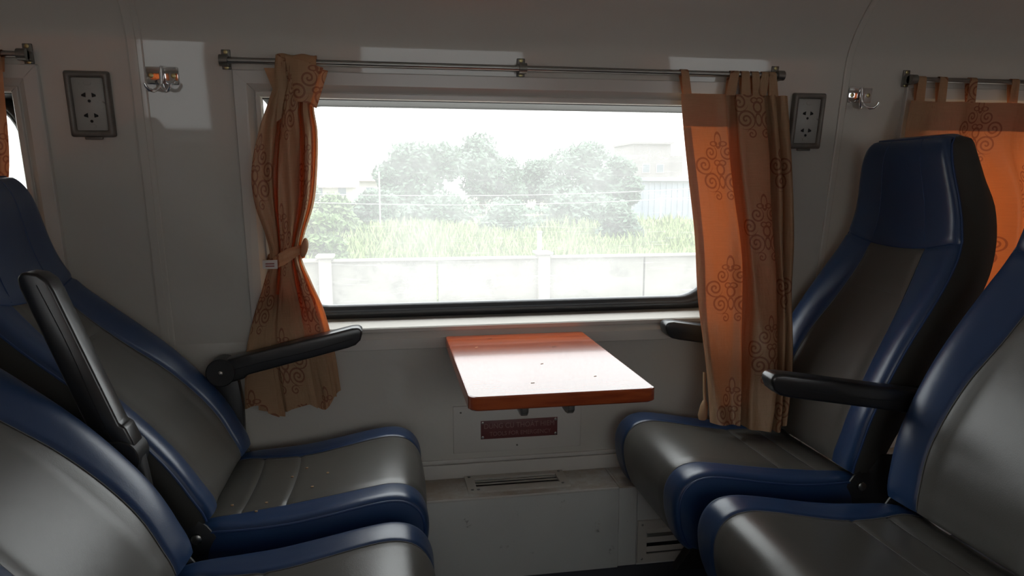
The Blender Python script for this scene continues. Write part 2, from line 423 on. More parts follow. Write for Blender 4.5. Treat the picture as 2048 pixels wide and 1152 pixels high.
# ------------------------------------------------------------------ windows
def window(n, wx, label, mirror=False):
    my = (lambda y: 1.24 - y) if mirror else (lambda y: y)
    root = empty('window_%d' % n, (0, 0, 0)); struct(root, label)
    prof = [(0, -.004), (0, .012), (.002, .014), (.032, .014), (.034, .012), (.048, .001), (.050, .001), (.050, .009), (.052, .011), (.062, .011), (.064, .009), (.064, -.02)]
    def corner(o, h, cx, cz):
        x = wx + cx * (FW - o); z = FZ0 + o if cz < 0 else FZ1 - o
        return Vector((x, my(yw(z) - h), z))
    bars = {'top': ((-1, 1), (1, 1)), 'bottom': ((1, -1), (-1, -1)), 'side': ((-1, -1), (-1, 1)), 'other': ((1, 1), (1, -1))}
    for k, (a, b_) in bars.items():
        vs_, fs = [], []
        gap = .0007
        for (o_, h) in prof:
            p, q = corner(o_, h, *a), corner(o_, h, *b_)
            d = (q - p).normalized() * gap
            vs_ += [p + d, q - d]
        for i in range(len(prof) - 1): fs.append((2 * i, 2 * i + 1, 2 * i + 3, 2 * i + 2))
        o = link('window_frame_bar', vs_, fs, M['frame'], root)
    # dark rubber seal: rounded ring between the frame lip and the pane
    GW, GZ0, GZ1, RD = .630, .803, 1.357, .10
    def rr(hw, z0, z1, rad, nseg=8):
        pts = []
        for cx, cz, a0 in ((1, 0, -90), (1, 1, 0), (-1, 1, 90), (-1, 0, 180)):
            ox = wx + cx * (hw - rad); oz = (z1 - rad) if cz else (z0 + rad)
            for k in range(nseg + 1):
                a = R(a0 + 90 * k / nseg); pts.append((ox + rad * math.cos(a), oz + rad * math.sin(a)))
        return pts
    def ring_mesh(name, specs, material, nseg=8):
        vs_, fs = [], []; n_ = 4 * (nseg + 1)
        for hw, z0, z1, rad, dep in specs:
            for x, z in rr(hw, z0, z1, rad, nseg): vs_.append((x, my(yw(z) + dep), z))
        for i in range(len(specs) - 1):
            for k in range(n_): fs.append((i * n_ + k, i * n_ + (k + 1) % n_, (i + 1) * n_ + (k + 1) % n_, (i + 1) * n_ + k))
        return link(name, vs_, fs, material, root, smooth=True)
    ring_mesh('rubber_seal', [(FW - .056, .752, 1.374, .06, .090), (GW + .036, .762, 1.371, .08, .086), (GW + .026, .772, 1.370, .09, .072), (GW + .018, .781, 1.366, .095, .062),
              (GW + .012, .788, 1.364, .10, .064), (GW + .009, .791, 1.363, .10, .072), (GW + .006, .797, 1.361, .10, .072), (GW, GZ0, GZ1, RD, .078), (GW - .002, GZ0, GZ1, RD, .100)], M['rubber'])
    # sill, gently rising outwards, and the soffit seal
    z0 = FZ0 + INS
    link('window_sill', [(wx - FW + INS, my(yw(z0) - .008), z0 + .001), (wx + FW - INS, my(yw(z0) - .008), z0 + .001), (wx + FW - INS, my(yw(z0) + .095), z0 + .014), (wx - FW + INS, my(yw(z0) + .095), z0 + .014)], [(0, 1, 2, 3)], M['frame'], root)
    zt = FZ1 - INS
    link('head_seal', [(wx - FW + INS, my(yw(zt) + .012), zt - .002), (wx + FW - INS, my(yw(zt) + .012), zt - .002), (wx + FW - INS, my(yw(zt) + .09), zt - .010), (wx - FW + INS, my(yw(zt) + .09), zt - .010),
         (wx - FW + INS, my(yw(zt) + .012), zt + .006), (wx + FW - INS, my(yw(zt) + .012), zt + .006)], [(3, 2, 1, 0), (0, 1, 5, 4)], M['rubber'], root)
    gz0, gz1 = GZ0 - .006, GZ1 + .004
    link('pane', [(wx - GW - .004, my(yw(gz0) + .090), gz0), (wx + GW + .004, my(yw(gz0) + .090), gz0), (wx + GW + .004, my(yw(gz1) + .090), gz1), (wx - GW - .004, my(yw(gz1) + .090), gz1)], [(0, 1, 2, 3)], M['glass'], root)
    return root
window(1, WIN_X[0], 'coach window beyond the reclined seats')
window(2, WIN_X[1], 'wide coach window above the folding table')
window(3, WIN_X[2], 'coach window behind the drawn orange curtain')
for k in range(3): window(4 + k, WIN_X[k], 'coach window across the aisle', True)

# ------------------------------------------------------------------ duct box along the foot of the wall, grilles
YB, ZB = 1.85, .287
duct = empty('duct_box', (0, 1.92, FZ)); tag(duct, 'scuffed grey painted duct box along the foot of the wall', 'duct box')
def at(o): # helper: make world-space meshes children of an empty not at the origin
    return Matrix.Translation(-Vector(o.location))
def kid(o, parent):
    o.parent = parent; o.matrix_parent_inverse = at(parent) if parent.rotation_euler.z == 0 else parent.matrix_world.inverted(); return o
def holed(name, lo, hi, o0, o1, ax, material):
    """plate with a real rectangular opening o0..o1 along x and axis ax"""
    bm = bmesh.new()
    def part(xa, xb, ba, bb):
        l, h = list(lo), list(hi); l[0], h[0], l[ax], h[ax] = xa, xb, ba, bb; bm_box(bm, l, h)
    part(lo[0], o0[0], lo[ax], hi[ax]); part(o1[0], hi[0], lo[ax], hi[ax])
    part(o0[0], o1[0], lo[ax], o0[1]); part(o0[0], o1[0], o1[1], hi[ax])
    return from_bm(name, bm, material)
kid(holed('top_plate', (XL, YB, ZB - .004), (.632, 1.9995, ZB), (.222, 1.903), (.475, 1.971), 1, M['duct_top']), duct)
kid(box('top_plate', (.634, YB - .002, ZB - .003), (XR, 1.9995, ZB + .0003), M['duct_top'], bev=.0015), duct)
kid(box('front_plate', (XL, YB, FZ), (.633, YB + .004, ZB - .004), M['duct'], bev=.0015), duct)
kid(box('front_plate', (.635, YB + .006, FZ), (.69, YB + .010, ZB - .004), M['duct'], bev=.001), duct)
kid(holed('front_plate', (.691, YB + .005, FZ), (XR, YB + .009, ZB - .004), (.716, FZ + .030), (.876, .156), 2, M['duct']), duct)
kid(box('edge_bead', (XL, YB - .002, ZB - .006), (.632, YB + .003, ZB + .0008), M['frame'], bev=.0015), duct)
kid(box('cover_strip', (.640, YB - .003, ZB + .0003), (.672, 1.985, ZB + .003), M['duct_top'], bev=.001), duct)
def screw(name, p, nrm, r, material, parent):
    n = Vector(nrm).normalized(); p = Vector(p)
    o = tube(name, [p - n * .001, p + n * .0012, p + n * .0018], [r, r, r * .7], material, parent, 10)
    return o
vg = empty('floor_vent', (.3485, 1.937, ZB)); tag(vg, 'metal air grille with slats on top of the duct box', 'vent')
g0, g1, h0, h1 = .2, .497, 1.879, 1.9895
bm = bmesh.new()
zt = ZB
for lo, hi in (((g0, h0, zt), (g1, h0 + .028, zt + .006)), ((g0, h1 - .022, zt), (g1, h1, zt + .006)), ((g0, h0 + .028, zt), (g0 + .026, h1 - .022, zt + .006)), ((g1 - .026, h0 + .028, zt), (g1, h1 - .022, zt + .006))): bm_box(bm, lo, hi)
bmesh.ops.remove_doubles(bm, verts=bm.verts, dist=1e-6)
kid(from_bm('grille_frame', bm, M['vent']), vg)
for k in range(3):
    y = h0 + .041 + k * .0195
    kid(box('slat', (g0 + .026, y - .0030, zt - .0015), (g1 - .026, y + .0030, zt + .0010), M['vent'], bev=.001, mtx=None), vg)
for x, y in ((g0 + .013, h0 + .012), (g0 + .03, h0 + .012), (g1 - .02, h0 + .016), (g1 - .013, h1 - .01), (g0 + .013, h1 - .01)): kid(screw('screw', (x, y, zt + .006), (0, 0, 1), .0045, M['steel'], None), vg)
vf = empty('front_vent', (.79, YB, .11)); tag(vf, 'louvred air grille low on the duct box under the seat cushion', 'vent')
f0, f1, k0, k1 = .692, .90, FZ + .008, .178
yf = YB + .005
bm = bmesh.new()
for lo, hi in (((f0, yf - .006, k0), (f1, yf, k0 + .026)), ((f0, yf - .006, k1 - .026), (f1, yf, k1)), ((f0, yf - .006, k0 + .026), (f0 + .028, yf, k1 - .026)), ((f1 - .028, yf - .006, k0 + .026), (f1, yf, k1 - .026))): bm_box(bm, lo, hi)
kid(from_bm('grille_frame', bm, M['vent']), vf)
for k in range(3):
    z = k0 + .040 + k * .029
    kid(box('slat', (f0 + .028, -.001, -.0075), (f1 - .028, .001, .0075), M['vent'], mtx=Matrix.Translation((0, yf - .005, z)) @ Matrix.Rotation(R(-28), 4, 'X')), vf)
for x, z in ((f0 + .014, k1 - .012), (f0 + .014, k0 + .012), (f1 - .014, k1 - .012), (f1 - .014, k0 + .012)): kid(screw('screw', (x, yf - .006, z), (0, -1, 0), .0035, M['steel'], None), vf)

# ------------------------------------------------------------------ emergency tool cover and sign
ec = empty('emergency_cover', (.362, 2.0, .43)); tag(ec, 'cream cover plate on the wall below the table, with a red sign', 'cover plate')
kid(box('cover_plate', (.170, 1.9955, .362), (.556, 2.0, .506), M['frame'], bev=.0012), ec)
bm = bmesh.new(); bm_box(bm, (.170, 1.9935, .497), (.556, 1.9955, .506)); kid(from_bm('hinge_strip', bm, M['frame']), ec)
for x, z in ((.192, .487), (.534, .487), (.36, .378)): kid(screw('screw', (x, 1.9955, z), (0, -1, 0), .003, M['pewter'], None), ec)
sg = empty('emergency_sign', (.367, 1.9955, .4295)); tag(sg, 'small dark red sign plate reading tools for emergency', 'sign')
sgp = kid(box('sign_plate', (.251, 1.9935, .402), (.483, 1.9955, .458), M['sign'], bev=.0004), sg)
def text(body, size, x, z, y, width, parent):
    cu = bpy.data.curves.new('lettering', 'FONT'); cu.body = body; cu.size = size; cu.align_x = 'CENTER'; cu.align_y = 'CENTER'; cu.extrude = .0002
    to = bpy.data.objects.new('lettering', cu); col.objects.link(to)
    bpy.context.view_layer.update()
    me = bpy.data.meshes.new_from_object(to.evaluated_get(bpy.context.evaluated_depsgraph_get()))
    bpy.data.objects.remove(to); bpy.data.curves.remove(cu)
    xs = [v.co.x for v in me.vertices]; w0 = max(xs) - min(xs); mid = (max(xs) + min(xs)) / 2
    zc = [v.co.y for v in me.vertices]
    for v in me.vertices: v.co = ((v.co.x - mid) * width / w0 + x, y - v.co.z, v.co.y + z)
    o = link_me('lettering', me, None); me.materials.clear(); me.materials.append(M['letter'])
    return kid(o, parent)
text('DUNG CU THO\u00c1T HIEM', .022, .367, .4405, 1.9932, .212, sg)
text('TOOLS FOR EMERGENCY', .018, .370, .4165, 1.9932, .186, sg)
for x, z in ((.2565, .452), (.4775, .452), (.2565, .408), (.4775, .408)): kid(screw('screw', (x, 1.9935, z), (0, -1, 0), .0042, M['steel'], None), sg)

# ------------------------------------------------------------------ table
tb = empty('folding_table', (.352, 1.98, .695)); tag(tb, 'glossy reddish brown wooden table fixed to the wall under the window', 'table')
def rrect(x0, x1, y0, y1, rf, rb, n=7):
    pts = []
    for cx, cy, a0, r_ in ((x1, y0, -90, rf), (x1, y1, 0, rb), (x0, y1, 90, rb), (x0, y0, 180, rf)):
        ox = cx - r_ if cx == x1 else cx + r_; oy = cy + r_ if cy == y0 else cy - r_
        for k in range(n + 1):
            a = R(a0 + 90 * k / n); pts.append((ox + r_ * math.cos(a), oy + r_ * math.sin(a)))
    return pts
op = rrect(.150, .553, 1.385, 1.985, .020, .006)
def layered(name, levels, mats_, parent, mi):
    """levels: list of (inset, z); outline shrunk about its centre"""
    vs_, fs = [], []; n = len(op); cx, cy = .3515, 1.685
    for ins, z in levels:
        for x, y in op: vs_.append((cx + (x - cx) * (1 - ins / .2), cy + (y - cy) * (1 - ins / .3), z))
    for i in range(len(levels) - 1):
        for k in range(n): fs.append((i * n + k, i * n + (k + 1) % n, (i + 1) * n + (k + 1) % n, (i + 1) * n + k))
    fs.append(tuple(range((len(levels) - 1) * n, len(levels) * n))); fs.append(tuple(range(n))[::-1])
    o = link(name, vs_, fs, mats_, None)
    for i, p in enumerate(o.data.polygons):
        p.use_smooth = len(p.vertices) == 4; p.material_index = mi(i // n)
    o.data.set_sharp_from_angle(angle=R(12))
    for p in o.data.polygons:
        if len(p.vertices) > 4: p.use_smooth = False
    return kid(o, parent)
layered('table_top', [(.003, .690), (0, .693), (0, .7165), (.0012, .719), (.004, .720)], [M['wood']], tb, lambda i: 0)
for x in (.302, .414):
    fr = lambda a, b_, c, x=x: (x + c, a, b_)
    ol = [(1.984, .690), (1.984, .684), (1.996, .684), (1.996, .57), (1.975, .565), (1.75, .612), (1.60, .606), (1.580, .609), (1.566, .620), (1.560, .690)]
    kid(prism('support_arm', ol, .016, fr, M['steel'], None, .002), tb)
kid(box('wall_rail', (.17, 1.984, .652), (.535, 1.999, .6845), M['frame'], bev=.002), tb)
for (x, y, s) in ((.425, 1.80, .006), (.30, 1.47, .004), (.355, 1.63, .004), (.27, 1.93, .005), (.22, 1.83, .004), (.45, 1.5, .003)):
    o = kid(box('dust_speck', (x - s, y - .0012, .720), (x + s, y + .0012, .7206), M['bark'] if s > .0045 else M['crumb'], mtx=Matrix.Translation((x, y, 0)) @ Matrix.Rotation(rnd.uniform(0, 1), 4, 'Z') @ Matrix.Translation((-x, -y, 0))), tb)

# ------------------------------------------------------------------ seats
def build_seat(recline):
    """seat facing +x, origin on the floor below the crease between cushion and backrest"""
    root = empty('train_seat')
    ZJ = .455
    a = R(recline); up = Vector((-math.sin(a), 0, math.cos(a))); nr = Vector((math.cos(a), 0, math.sin(a))); J = Vector((-.005, 0, ZJ))
    DEP = [(-.02, -.03), (.0, 0.0), (.06, .014), (.15, .024), (.28, .020), (.42, .006), (.54, -.002), (.60, .002), (.65, .016), (.70, .040), (.75, .070), (.80, .098), (.845, .116), (.87, .120)]
    WID = [(-.02, .205), (.0, .220), (.08, .232), (.2, .238), (.4, .236), (.5, .229), (.57, .218), (.62, .206), (.68, .190), (.74, .174), (.79, .160), (.82, .150), (.845, .134)]
    GRW = [(0, .138), (.12, .150), (.28, .144), (.42, .122), (.53, .106), (.62, .102)]
    HT = .845
    def thick(h): return interp([(0, .075), (.2, .10), (.45, .115), (.6, .13), (.74, .155), (.845, .145)], h)
    def front(s, h):
        """s in -1..1 across, h height along the back; front skin"""
        w_ = interp(WID, h); d = interp(DEP, h); q = abs(s)
        bol = interp([(0, .020), (.15, .028), (.35, .030), (.5, .018), (.6, .008), (.8, .002)], h)
        yy = s * w_; dd = d + bol * sstep(.42, .88, q)
        if q > .90:
            e = (q - .90) / .10; yy = math.copysign(w_ * (.90 + .10 * math.sin(e * PI / 2)), s); dd -= .014 * (1 - math.cos(e * PI / 2))
        if h > .76:
            e = min(1, (h - .76) / .085); dd -= .026 * (1 - math.sqrt(max(0, 1 - e * e)))
        # groove where the headrest cover meets the back
        hs_ = hseam(s); dd -= .006 * math.exp(-((h - hs_) / .006) ** 2)
        g_ = interp(GRW, h) / w_
        if h < hs_: dd -= .0045 * math.exp(-((q - g_) * w_ / .004) ** 2)
        if abs(h - .455 + .012 * s * s) < .02 and q < g_: dd -= .003 * math.exp(-((h - .455 + .012 * s * s) / .004) ** 2)
        return J + up * h + nr * dd + Vector((0, yy, 0))
    def hseam(s): return .580 + .026 * s * s
    def gs(h): return interp(GRW, h) / interp(WID, h)
    def panel(u, v):
        h = v * hseam(0)
        for _ in range(3):
            s = (2 * u - 1) * gs(h); h = v * hseam(s)
        return front(s, h)
    bk = grid('backrest_panel', panel, 20, 60, M['grey'], root); bk['label'] = 'grey vinyl centre panel of the backrest'
    for sg_ in (-1, 1):
        def bolster(u, v, sg_=sg_):
            h = v * hseam(.8)
            for _ in range(3):
                s = gs(h) + u * (1 - gs(h)); h = v * hseam(s)
            return front(sg_ * s, h)
        o = grid('backrest_bolster', bolster, 20, 60, M['blue'], root, flip=sg_ < 0); o['label'] = 'blue vinyl side bolster'
    def head(u, v):
        s = 2 * u - 1
        # close columns near the rounded edges
        s = math.copysign(1 - (1 - abs(s)) ** 1.3, s)
        h = hseam(s) + v * (HT - hseam(s)); return front(s, h)
    hd = grid('headrest', head, 36, 36, M['blue'], root); hd['label'] = 'blue vinyl headrest cover'
    # sides, top and back of the shell
    def rim(k):  # k 0..1 from bottom one side, over the top, to bottom other side
        pass
    NV = 40
    vs_, fs = [], []
    hs = [i / NV * HT for i in range(NV + 1)]
    ring = [(1, h) for h in hs] + [(1 - 2 * k / 16, HT) for k in range(1, 16)] + [(-1, h) for h in reversed(hs)]
    def backpt(s, h):
        w_ = interp(WID, h) * .90; d = interp(DEP, h) - thick(h)
        hh = h
        if h > .74: hh = .74 + (h - .74) * .85; d += .018 * ((h - .74) / .105) ** 2
        return J + up * hh + nr * d + Vector((0, s * w_, 0))
    n = len(ring)
    for s, h in ring: vs_.append(front(s, h))
    for f_ in (.12, .28, .45, .62, .80, .92, 1.0):
        for s, h in ring:
            F_ = front(s, h); B = backpt(s, h); p = F_.lerp(B, f_)
            bul = .012 * math.sin(PI * f_)
            if abs(s) == 1: p = p + Vector((0, math.copysign(bul, s), 0))
            p = p + up * (.034 * math.sin(PI * f_) * sstep(HT - .11, HT, h) * (1 - .25 * abs(s) ** 6))
            vs_.append(p)
    for r_ in range(7):
        for k in range(n - 1): fs.append((r_ * n + k, r_ * n + k + 1, (r_ + 1) * n + k + 1, (r_ + 1) * n + k))
    # back face
    base = 7 * n
    lefts = [base + i for i in range(NV + 1)]; rights = [base + n - 1 - i for i in range(NV + 1)]
    for i in range(NV): fs.append((lefts[i], lefts[i + 1], rights[i + 1], rights[i]))
    fs.append(tuple([lefts[NV]] + [base + NV + k for k in range(1, 16)] + [rights[NV]]))
    # underside
    fs.append(tuple([r_ * n for r_ in range(8)] + [r_ * n + n - 1 for r_ in range(7, -1, -1)]))
    bm = bmesh.new(); bv = [bm.verts.new(v) for v in vs_]
    for f_ in fs:
        try: bm.faces.new([bv[i] for i in f_])
        except ValueError: pass
    bmesh.ops.recalc_face_normals(bm, faces=bm.faces)
    sh = from_bm('backrest_shell', bm, M['shell'], root, smooth=True, angle=45); sh['label'] = 'charcoal side and back cover of the backrest'
    # top roll of the headrest in blue
    def toproll(u, v):
        s = 1 - 2 * u
        F_ = front(s, HT); B = backpt(s, HT); p = F_.lerp(B, v * .55)
        return p + up * (.034 * math.sin(PI * v * .55) * (1 - .25 * abs(s) ** 6) + .0015)
    grid('headrest_roll', toproll, 16, 8, M['blue'], hd)
    # piping round the front rim
    path = [front(s, h) + (Vector((0, math.copysign(.0015, s), 0)) if abs(s) == 1 else up * .001) for s, h in ring]
    tube('piping', path, .0026, M['thread_blue'], root, 6)
    for s0 in (-.46, .46):
        tube('headrest_seam', [front(s0 * (1 - .1 * k / 12), hseam(s0) + .004 + (HT - hseam(s0) - .01) * k / 12) + nr * .0004 for k in range(13)], .0012, M['thread_blue'], hd, 5)
    tube('headrest_seam', [front(-.98 + 1.96 * k / 24, hseam(-.98 + 1.96 * k / 24)) + nr * .001 for k in range(25)], .0018, M['thread_blue'], hd, 5)
    for sg_ in (-1, 1):
        tube('backrest_seam', [front(sg_ * gs(h), h) + nr * .0012 for h in [.004 + k / 40 * (hseam(gs(.56)) - .008) for k in range(41)]], .0011, M['thread'], bk, 5)
    tube('backrest_seam', [front(s, .455 - .012 * s * s) + nr * .0008 for s in [(-1 + 2 * k / 16) * gs(.45) * .98 for k in range(17)]], .0009, M['thread'], bk, 5)
    # ---------------- cushion
    CP = smooth_pts([(-.045, .425), (.0, .440), (.08, .444), (.16, .450), (.24, .463), (.32, .478), (.375, .485), (.415, .478), (.442, .455), (.455, .418), (.452, .37), (.442, .335), (.430, .309), (.415, .295)], 4)
    cum = [0]
    for p, q in zip(CP, CP[1:]): cum.append(cum[-1] + math.hypot(q[0] - p[0], q[1] - p[1]))
    LT = cum[-1]
    def cp(t_):
        d = max(0, min(LT, t_ * LT))
        for i in range(len(CP) - 1):
            if d <= cum[i + 1] + 1e-9:
                f_ = (d - cum[i]) / (cum[i + 1] - cum[i])
                p = (CP[i][0] + (CP[i + 1][0] - CP[i][0]) * f_, CP[i][1] + (CP[i + 1][1] - CP[i][1]) * f_)
                j0 = CP[max(0, i - 1)]; j1 = CP[min(len(CP) - 1, i + 2)]
                tx, tz = j1[0] - j0[0], j1[1] - j0[1]; l_ = math.hypot(tx, tz)
                return p, (-tz / l_, tx / l_)
        return CP[-1], (1, 0)
    CW = [(0, .210), (.12, .226), (.3, .232), (.55, .234), (.8, .231), (1, .222)]
    CG = [(0, .168), (.1, .164), (.22, .150), (.34, .144), (.48, .150), (.6, .153), (1, .146)]
    SE = (.108, .192)      # x of the two cross seams, metres from the crease back end
    seams = []
    for xs_ in (.055, .148):
        seams.append((xs_ + .045) / LT)
    def cush(s, t_):
        (x, z), (nx, nz) = cp(t_); w_ = interp(CW, t_); q = abs(s); d = 0
        d += .004 * sstep(.55, .85, q) * (1 - .5 * sstep(.6, 1, t_)); yy = s * w_
        if q > .90:
            e = (q - .90) / .10; yy = math.copysign(w_ * (.90 + .10 * math.sin(e * PI / 2)), s); d -= .011 * (1 - math.cos(e * PI / 2))
        g_ = interp(CG, t_) / w_
        d -= .004 * math.exp(-((q - g_) * w_ / .004) ** 2)
        d += .006 * (1 - min(1, q / .7) ** 2) * sstep(.05, .25, t_) * (1 - sstep(.75, 1, t_))
        if q < g_ + .01:
            for ts in seams:
                d -= .003 * math.exp(-((t_ - ts - .012 * (1 - (q / g_) ** 2)) * LT / .005) ** 2)
        return Vector((x + nx * d, yy, z + nz * d))
    def cg(t_): return interp(CG, t_) / interp(CW, t_)
    lim = [0, seams[0], seams[1], 1]
    cps = []
    for k in range(3):
        def cpan(u, v, k=k):
            t_ = lim[k] + (lim[k + 1] - lim[k]) * v
            s = (2 * u - 1) * cg(t_)
            off = .012 * (1 - (2 * u - 1) ** 2)
            f0_ = 0 if k == 0 else off * (1 - v); f1_ = 0 if k == 2 else off * v
            return cush(s, t_ + f0_ + f1_)
        o = grid('cushion_panel', cpan, 20, 14 if k < 2 else 44, M['grey'], root); o['label'] = 'grey vinyl panel of the seat cushion'; cps.append(o)
    for sg_ in (-1, 1):
        bo = grid('cushion_bolster', lambda u, v, sg_=sg_: cush(sg_ * (cg(v) + u * (1 - cg(v))), v), 16, 70, M['blue'], root, flip=sg_ < 0); bo['label'] = 'blue vinyl edge of the seat cushion'
        def side(u, v, sg_=sg_):
            p = cush(sg_, u); q = Vector((min(p.x, .37), p.y, max(min(p.z - .13, .33), .295)))
            r_ = p.lerp(q, v); r_.y += sg_ * (.007 * math.sin(PI * v) - .004 * v); return r_
        sd = grid('cushion_side', side, 70, 8, M['blue'], root, flip=sg_ > 0); sd['label'] = 'dark blue side of the seat cushion'
        tube('piping', [cush(sg_, k / 70) + Vector((0, sg_ * .001, .001)) for k in range(71)], .0026, M['thread_blue'], bo, 6)
        tube('cushion_seam', [cush(sg_ * cg(t_), t_) + Vector((0, 0, .0012)) for t_ in [.01 + .97 * k / 60 for k in range(61)]], .001, M['thread'], bo, 5)
    for k, ts in enumerate(seams):
        tube('cushion_seam', [cush(s, ts + .012 * (1 - (s / cg(ts)) ** 2)) + Vector((0, 0, .0004)) for s in [(-1 + 2 * j / 16) * cg(ts) * .99 for j in range(17)]], .0006, M['thread'], cps[k + 1], 5)
    # pan, hinges, pedestal
    box('seat_pan', (-.04, -.205, .30), (.39, .205, .40), M['black_metal'], root, bev=.01)
    for sg_ in (-1, 1):
        y = sg_ * .222
        prism('hinge_plate', [(-.10, .36), (.02, .35), (.035, .40), (.0, .45), (-.06, .50), (-.11, .50)], .006, lambda p, q, c, y=y: (p, y + c, q), M['black_metal'], root, .001)
        hb = tube('hinge_bolt', [(-.02, y - sg_ * .004, .425), (-.02, y + sg_ * .010, .425), (-.02, y + sg_ * .012, .425)], [.011, .011, .008], M['steel'], root, 12)
        prism('leg', [(.02, FZ), (.30, FZ), (.26, .10), (.22, .30), (.06, .30), (.06, .10)], .035, lambda p, q, c, y=sg_ * .13: (p, y + c, q), M['black_metal'], root, .004)
    return root

def armrest(root, y, pivot, angle, flip=1, screw_side=1, stretch=1.0, foot=0.0):
    """bar swinging about pivot=(x,z) in the seat frame, angle above horizontal"""
    L, hh = .385, .026
    ol = [(-.012, -.030), (.020, -.035), (.052, -.034), (.060, -.0265), (.33, -.0245), (.352, -.022), (.368, -.012), (.377, .004), (.379, .014), (.372, .023), (.355, .0265), (.10, .027), (.02, .027), (-.012, .024)]
    ol = [(p * stretch, q) for p, q in ol]
    ca, sa = math.cos(angle), math.sin(angle)
    def fr(p, q, c): return (pivot[0] + p * ca - q * sa, y + c, pivot[1] + p * sa + q * ca)
    arm = prism('armrest', ol, .050, fr, M['black'], root, .007, 3); arm['label'] = 'black plastic armrest bar'
    tube('armrest_seam', [fr(p, -.004 + .002 * math.sin(p * 20), -.0252 * screw_side) for p in [.03 + .32 * k / 10 for k in range(11)]], .0010, M['black_metal'], arm, 5)
    # pivot disc with screw and the bracket down to the seat frame
    bm = bmesh.new(); ysd = y
    bm_tube(bm, [(pivot[0], y - .031, pivot[1] - .002), (pivot[0], y - .029, pivot[1] - .002), (pivot[0], y + .029, pivot[1] - .002), (pivot[0], y + .031, pivot[1] - .002)], [.035, .037, .037, .035], 28)
    pv = from_bm('armrest_pivot', bm, M['black_metal'], arm, smooth=True, angle=40)
    for sd in (-1, 1):
        tube('pivot_screw', [(pivot[0], y + sd * .030, pivot[1] - .002), (pivot[0], y + sd * .034, pivot[1] - .002), (pivot[0], y + sd * .036, pivot[1] - .002)], [.007, .007, .004], M['steel'], arm, 12)
    bx_ = (.0 - pivot[0])
    ol2 = [(pivot[0] - .036, pivot[1] - .002), (pivot[0] + .036, pivot[1] + .0), (pivot[0] + .048, pivot[1] - .09), (-.01 + foot, .36), (-.07 + foot, .36), (pivot[0] - .02, pivot[1] - .10)]
    prism('armrest_bracket', ol2, .030, lambda p, q, c: (p, y + c, q), M['black_metal'], root, .005)
    return arm

YW_, YA_ = 1.688, 1.118      # centre lines of the wall-side and the aisle-side seats
XLJ, XRJ = -.388, 1.092      # creases of the two facing pairs
proto_r = build_seat(39.5)
s1 = proto_r; s1.location = (XLJ, YW_, 0)
s2 = copy_tree(proto_r); s2.location = (XLJ, YA_, 0)
tag(s1, 'reclined blue and grey train seat against the wall, beside the tied-back curtain', 'seat', 'train seats facing across the table')
tag(s2, 'reclined blue and grey train seat on the aisle, under a raised black armrest', 'seat', 'train seats facing across the table')
proto_u = build_seat(23.6)
s3 = proto_u; s3.location = (XRJ, YW_, 0); s3.rotation_euler = (0, 0, PI)
s4 = copy_tree(proto_u); s4.location = (XRJ, YA_, 0); s4.rotation_euler = (0, 0, PI)
tag(s3, 'upright blue and grey train seat against the wall, curtain hem on its cushion', 'seat', 'train seats facing across the table')
tag(s4, 'upright blue and grey train seat on the aisle, no curtain on it', 'seat', 'train seats facing across the table')
armrest(s1, 1.934 - YW_, (-.446 - XLJ, .662), R(13.0))
armrest(s1, 1.400 - YW_, (-.512 - XLJ, .640), R(109), screw_side=1)
armrest(s3, -(1.935 - YW_), (XRJ - 1.155, .672), R(9.0), screw_side=-1)
armrest(s3, -(1.400 - YW_), (XRJ - 1.228, .648), R(9.5), screw_side=-1, stretch=1.12, foot=-.10)
for sx, yy_ in ((s3, .205),):
    box('foam_edge', (-.075, yy_ - .012, .432), (-.035, yy_ + .012, .446), M['foam'], sx, bev=.003)
# crumbs on the reclined wall seat
bpy.context.view_layer.update(); dgr = bpy.context.evaluated_depsgraph_get()
for k, (x, y) in enumerate(((-.30, 1.52), (-.285, 1.56), (-.19, 1.60), (-.245, 1.68), (-.215, 1.72), (-.16, 1.66), (-.36, 1.57))):
    o = box('crumb', (x - .003, y - .002, .462), (x + .003, y + .002, .4655), M['crumb'], bev=.001)
    hit_ = sc.ray_cast(dgr, (x, y, .60), (0, 0, -1))
    o.location.z = (hit_[1].z if hit_[0] else .46) - .462 - .0006
    tag(o, 'tiny pale crumb lying on the reclined wall seat', 'crumb', 'crumbs on the seat cushion')

# ------------------------------------------------------------------ curtain rods
RY, RZ = 1.878, 1.449
def rod(wx, x0, x1, brackets, label):
    root = empty('curtain_rod', (wx, yw(RZ), RZ)); tag(root, label, 'curtain rod')
    kid(tube('rod', [(x0, RY, RZ), (x1, RY, RZ)], .0072, M['steel'], None, 14), root)
    for bx in brackets:
        Y0 = yw(RZ)
        lean = Matrix.Translation((bx, Y0, RZ)) @ Matrix.Rotation(R(7), 4, 'X')
        bk = kid(box('bracket', (-.011, -.004, -.0175), (.011, .001, .030), M['pewter'], None, bev=.002, mtx=lean), root)
        sv = tube('bracket_cup', [(bx - .010, RY, RZ), (bx + .010, RY, RZ)], .0135, M['pewter'], None, 16); kid(sv, root); 
        nk = kid(box('bracket_neck', (bx - .010, RY, RZ - .012), (bx + .010, Y0 - .002, RZ + .012), M['pewter'], None, bev=.002), root)
        for dz in (-.0125, .024):
            p = lean @ Vector((0, -.004, dz)); nn = lean.to_3x3() @ Vector((0, -1, 0))
            kid(screw('screw', p, nn, .0052, M['brass'], None), root)
    return root
rod(WIN_X[0], XL + .35, -.833, (-.833, -1.55), 'steel curtain rod above the window beyond the reclined seats')
rod(CX, -.388, 1.082, (-.388, .353, 1.082), 'long steel curtain rod on three brackets above the table window')
rod(WIN_X[2], 1.497, 3.0, (1.497, 2.24), 'steel curtain rod above the upright seats, holding the drawn curtain')

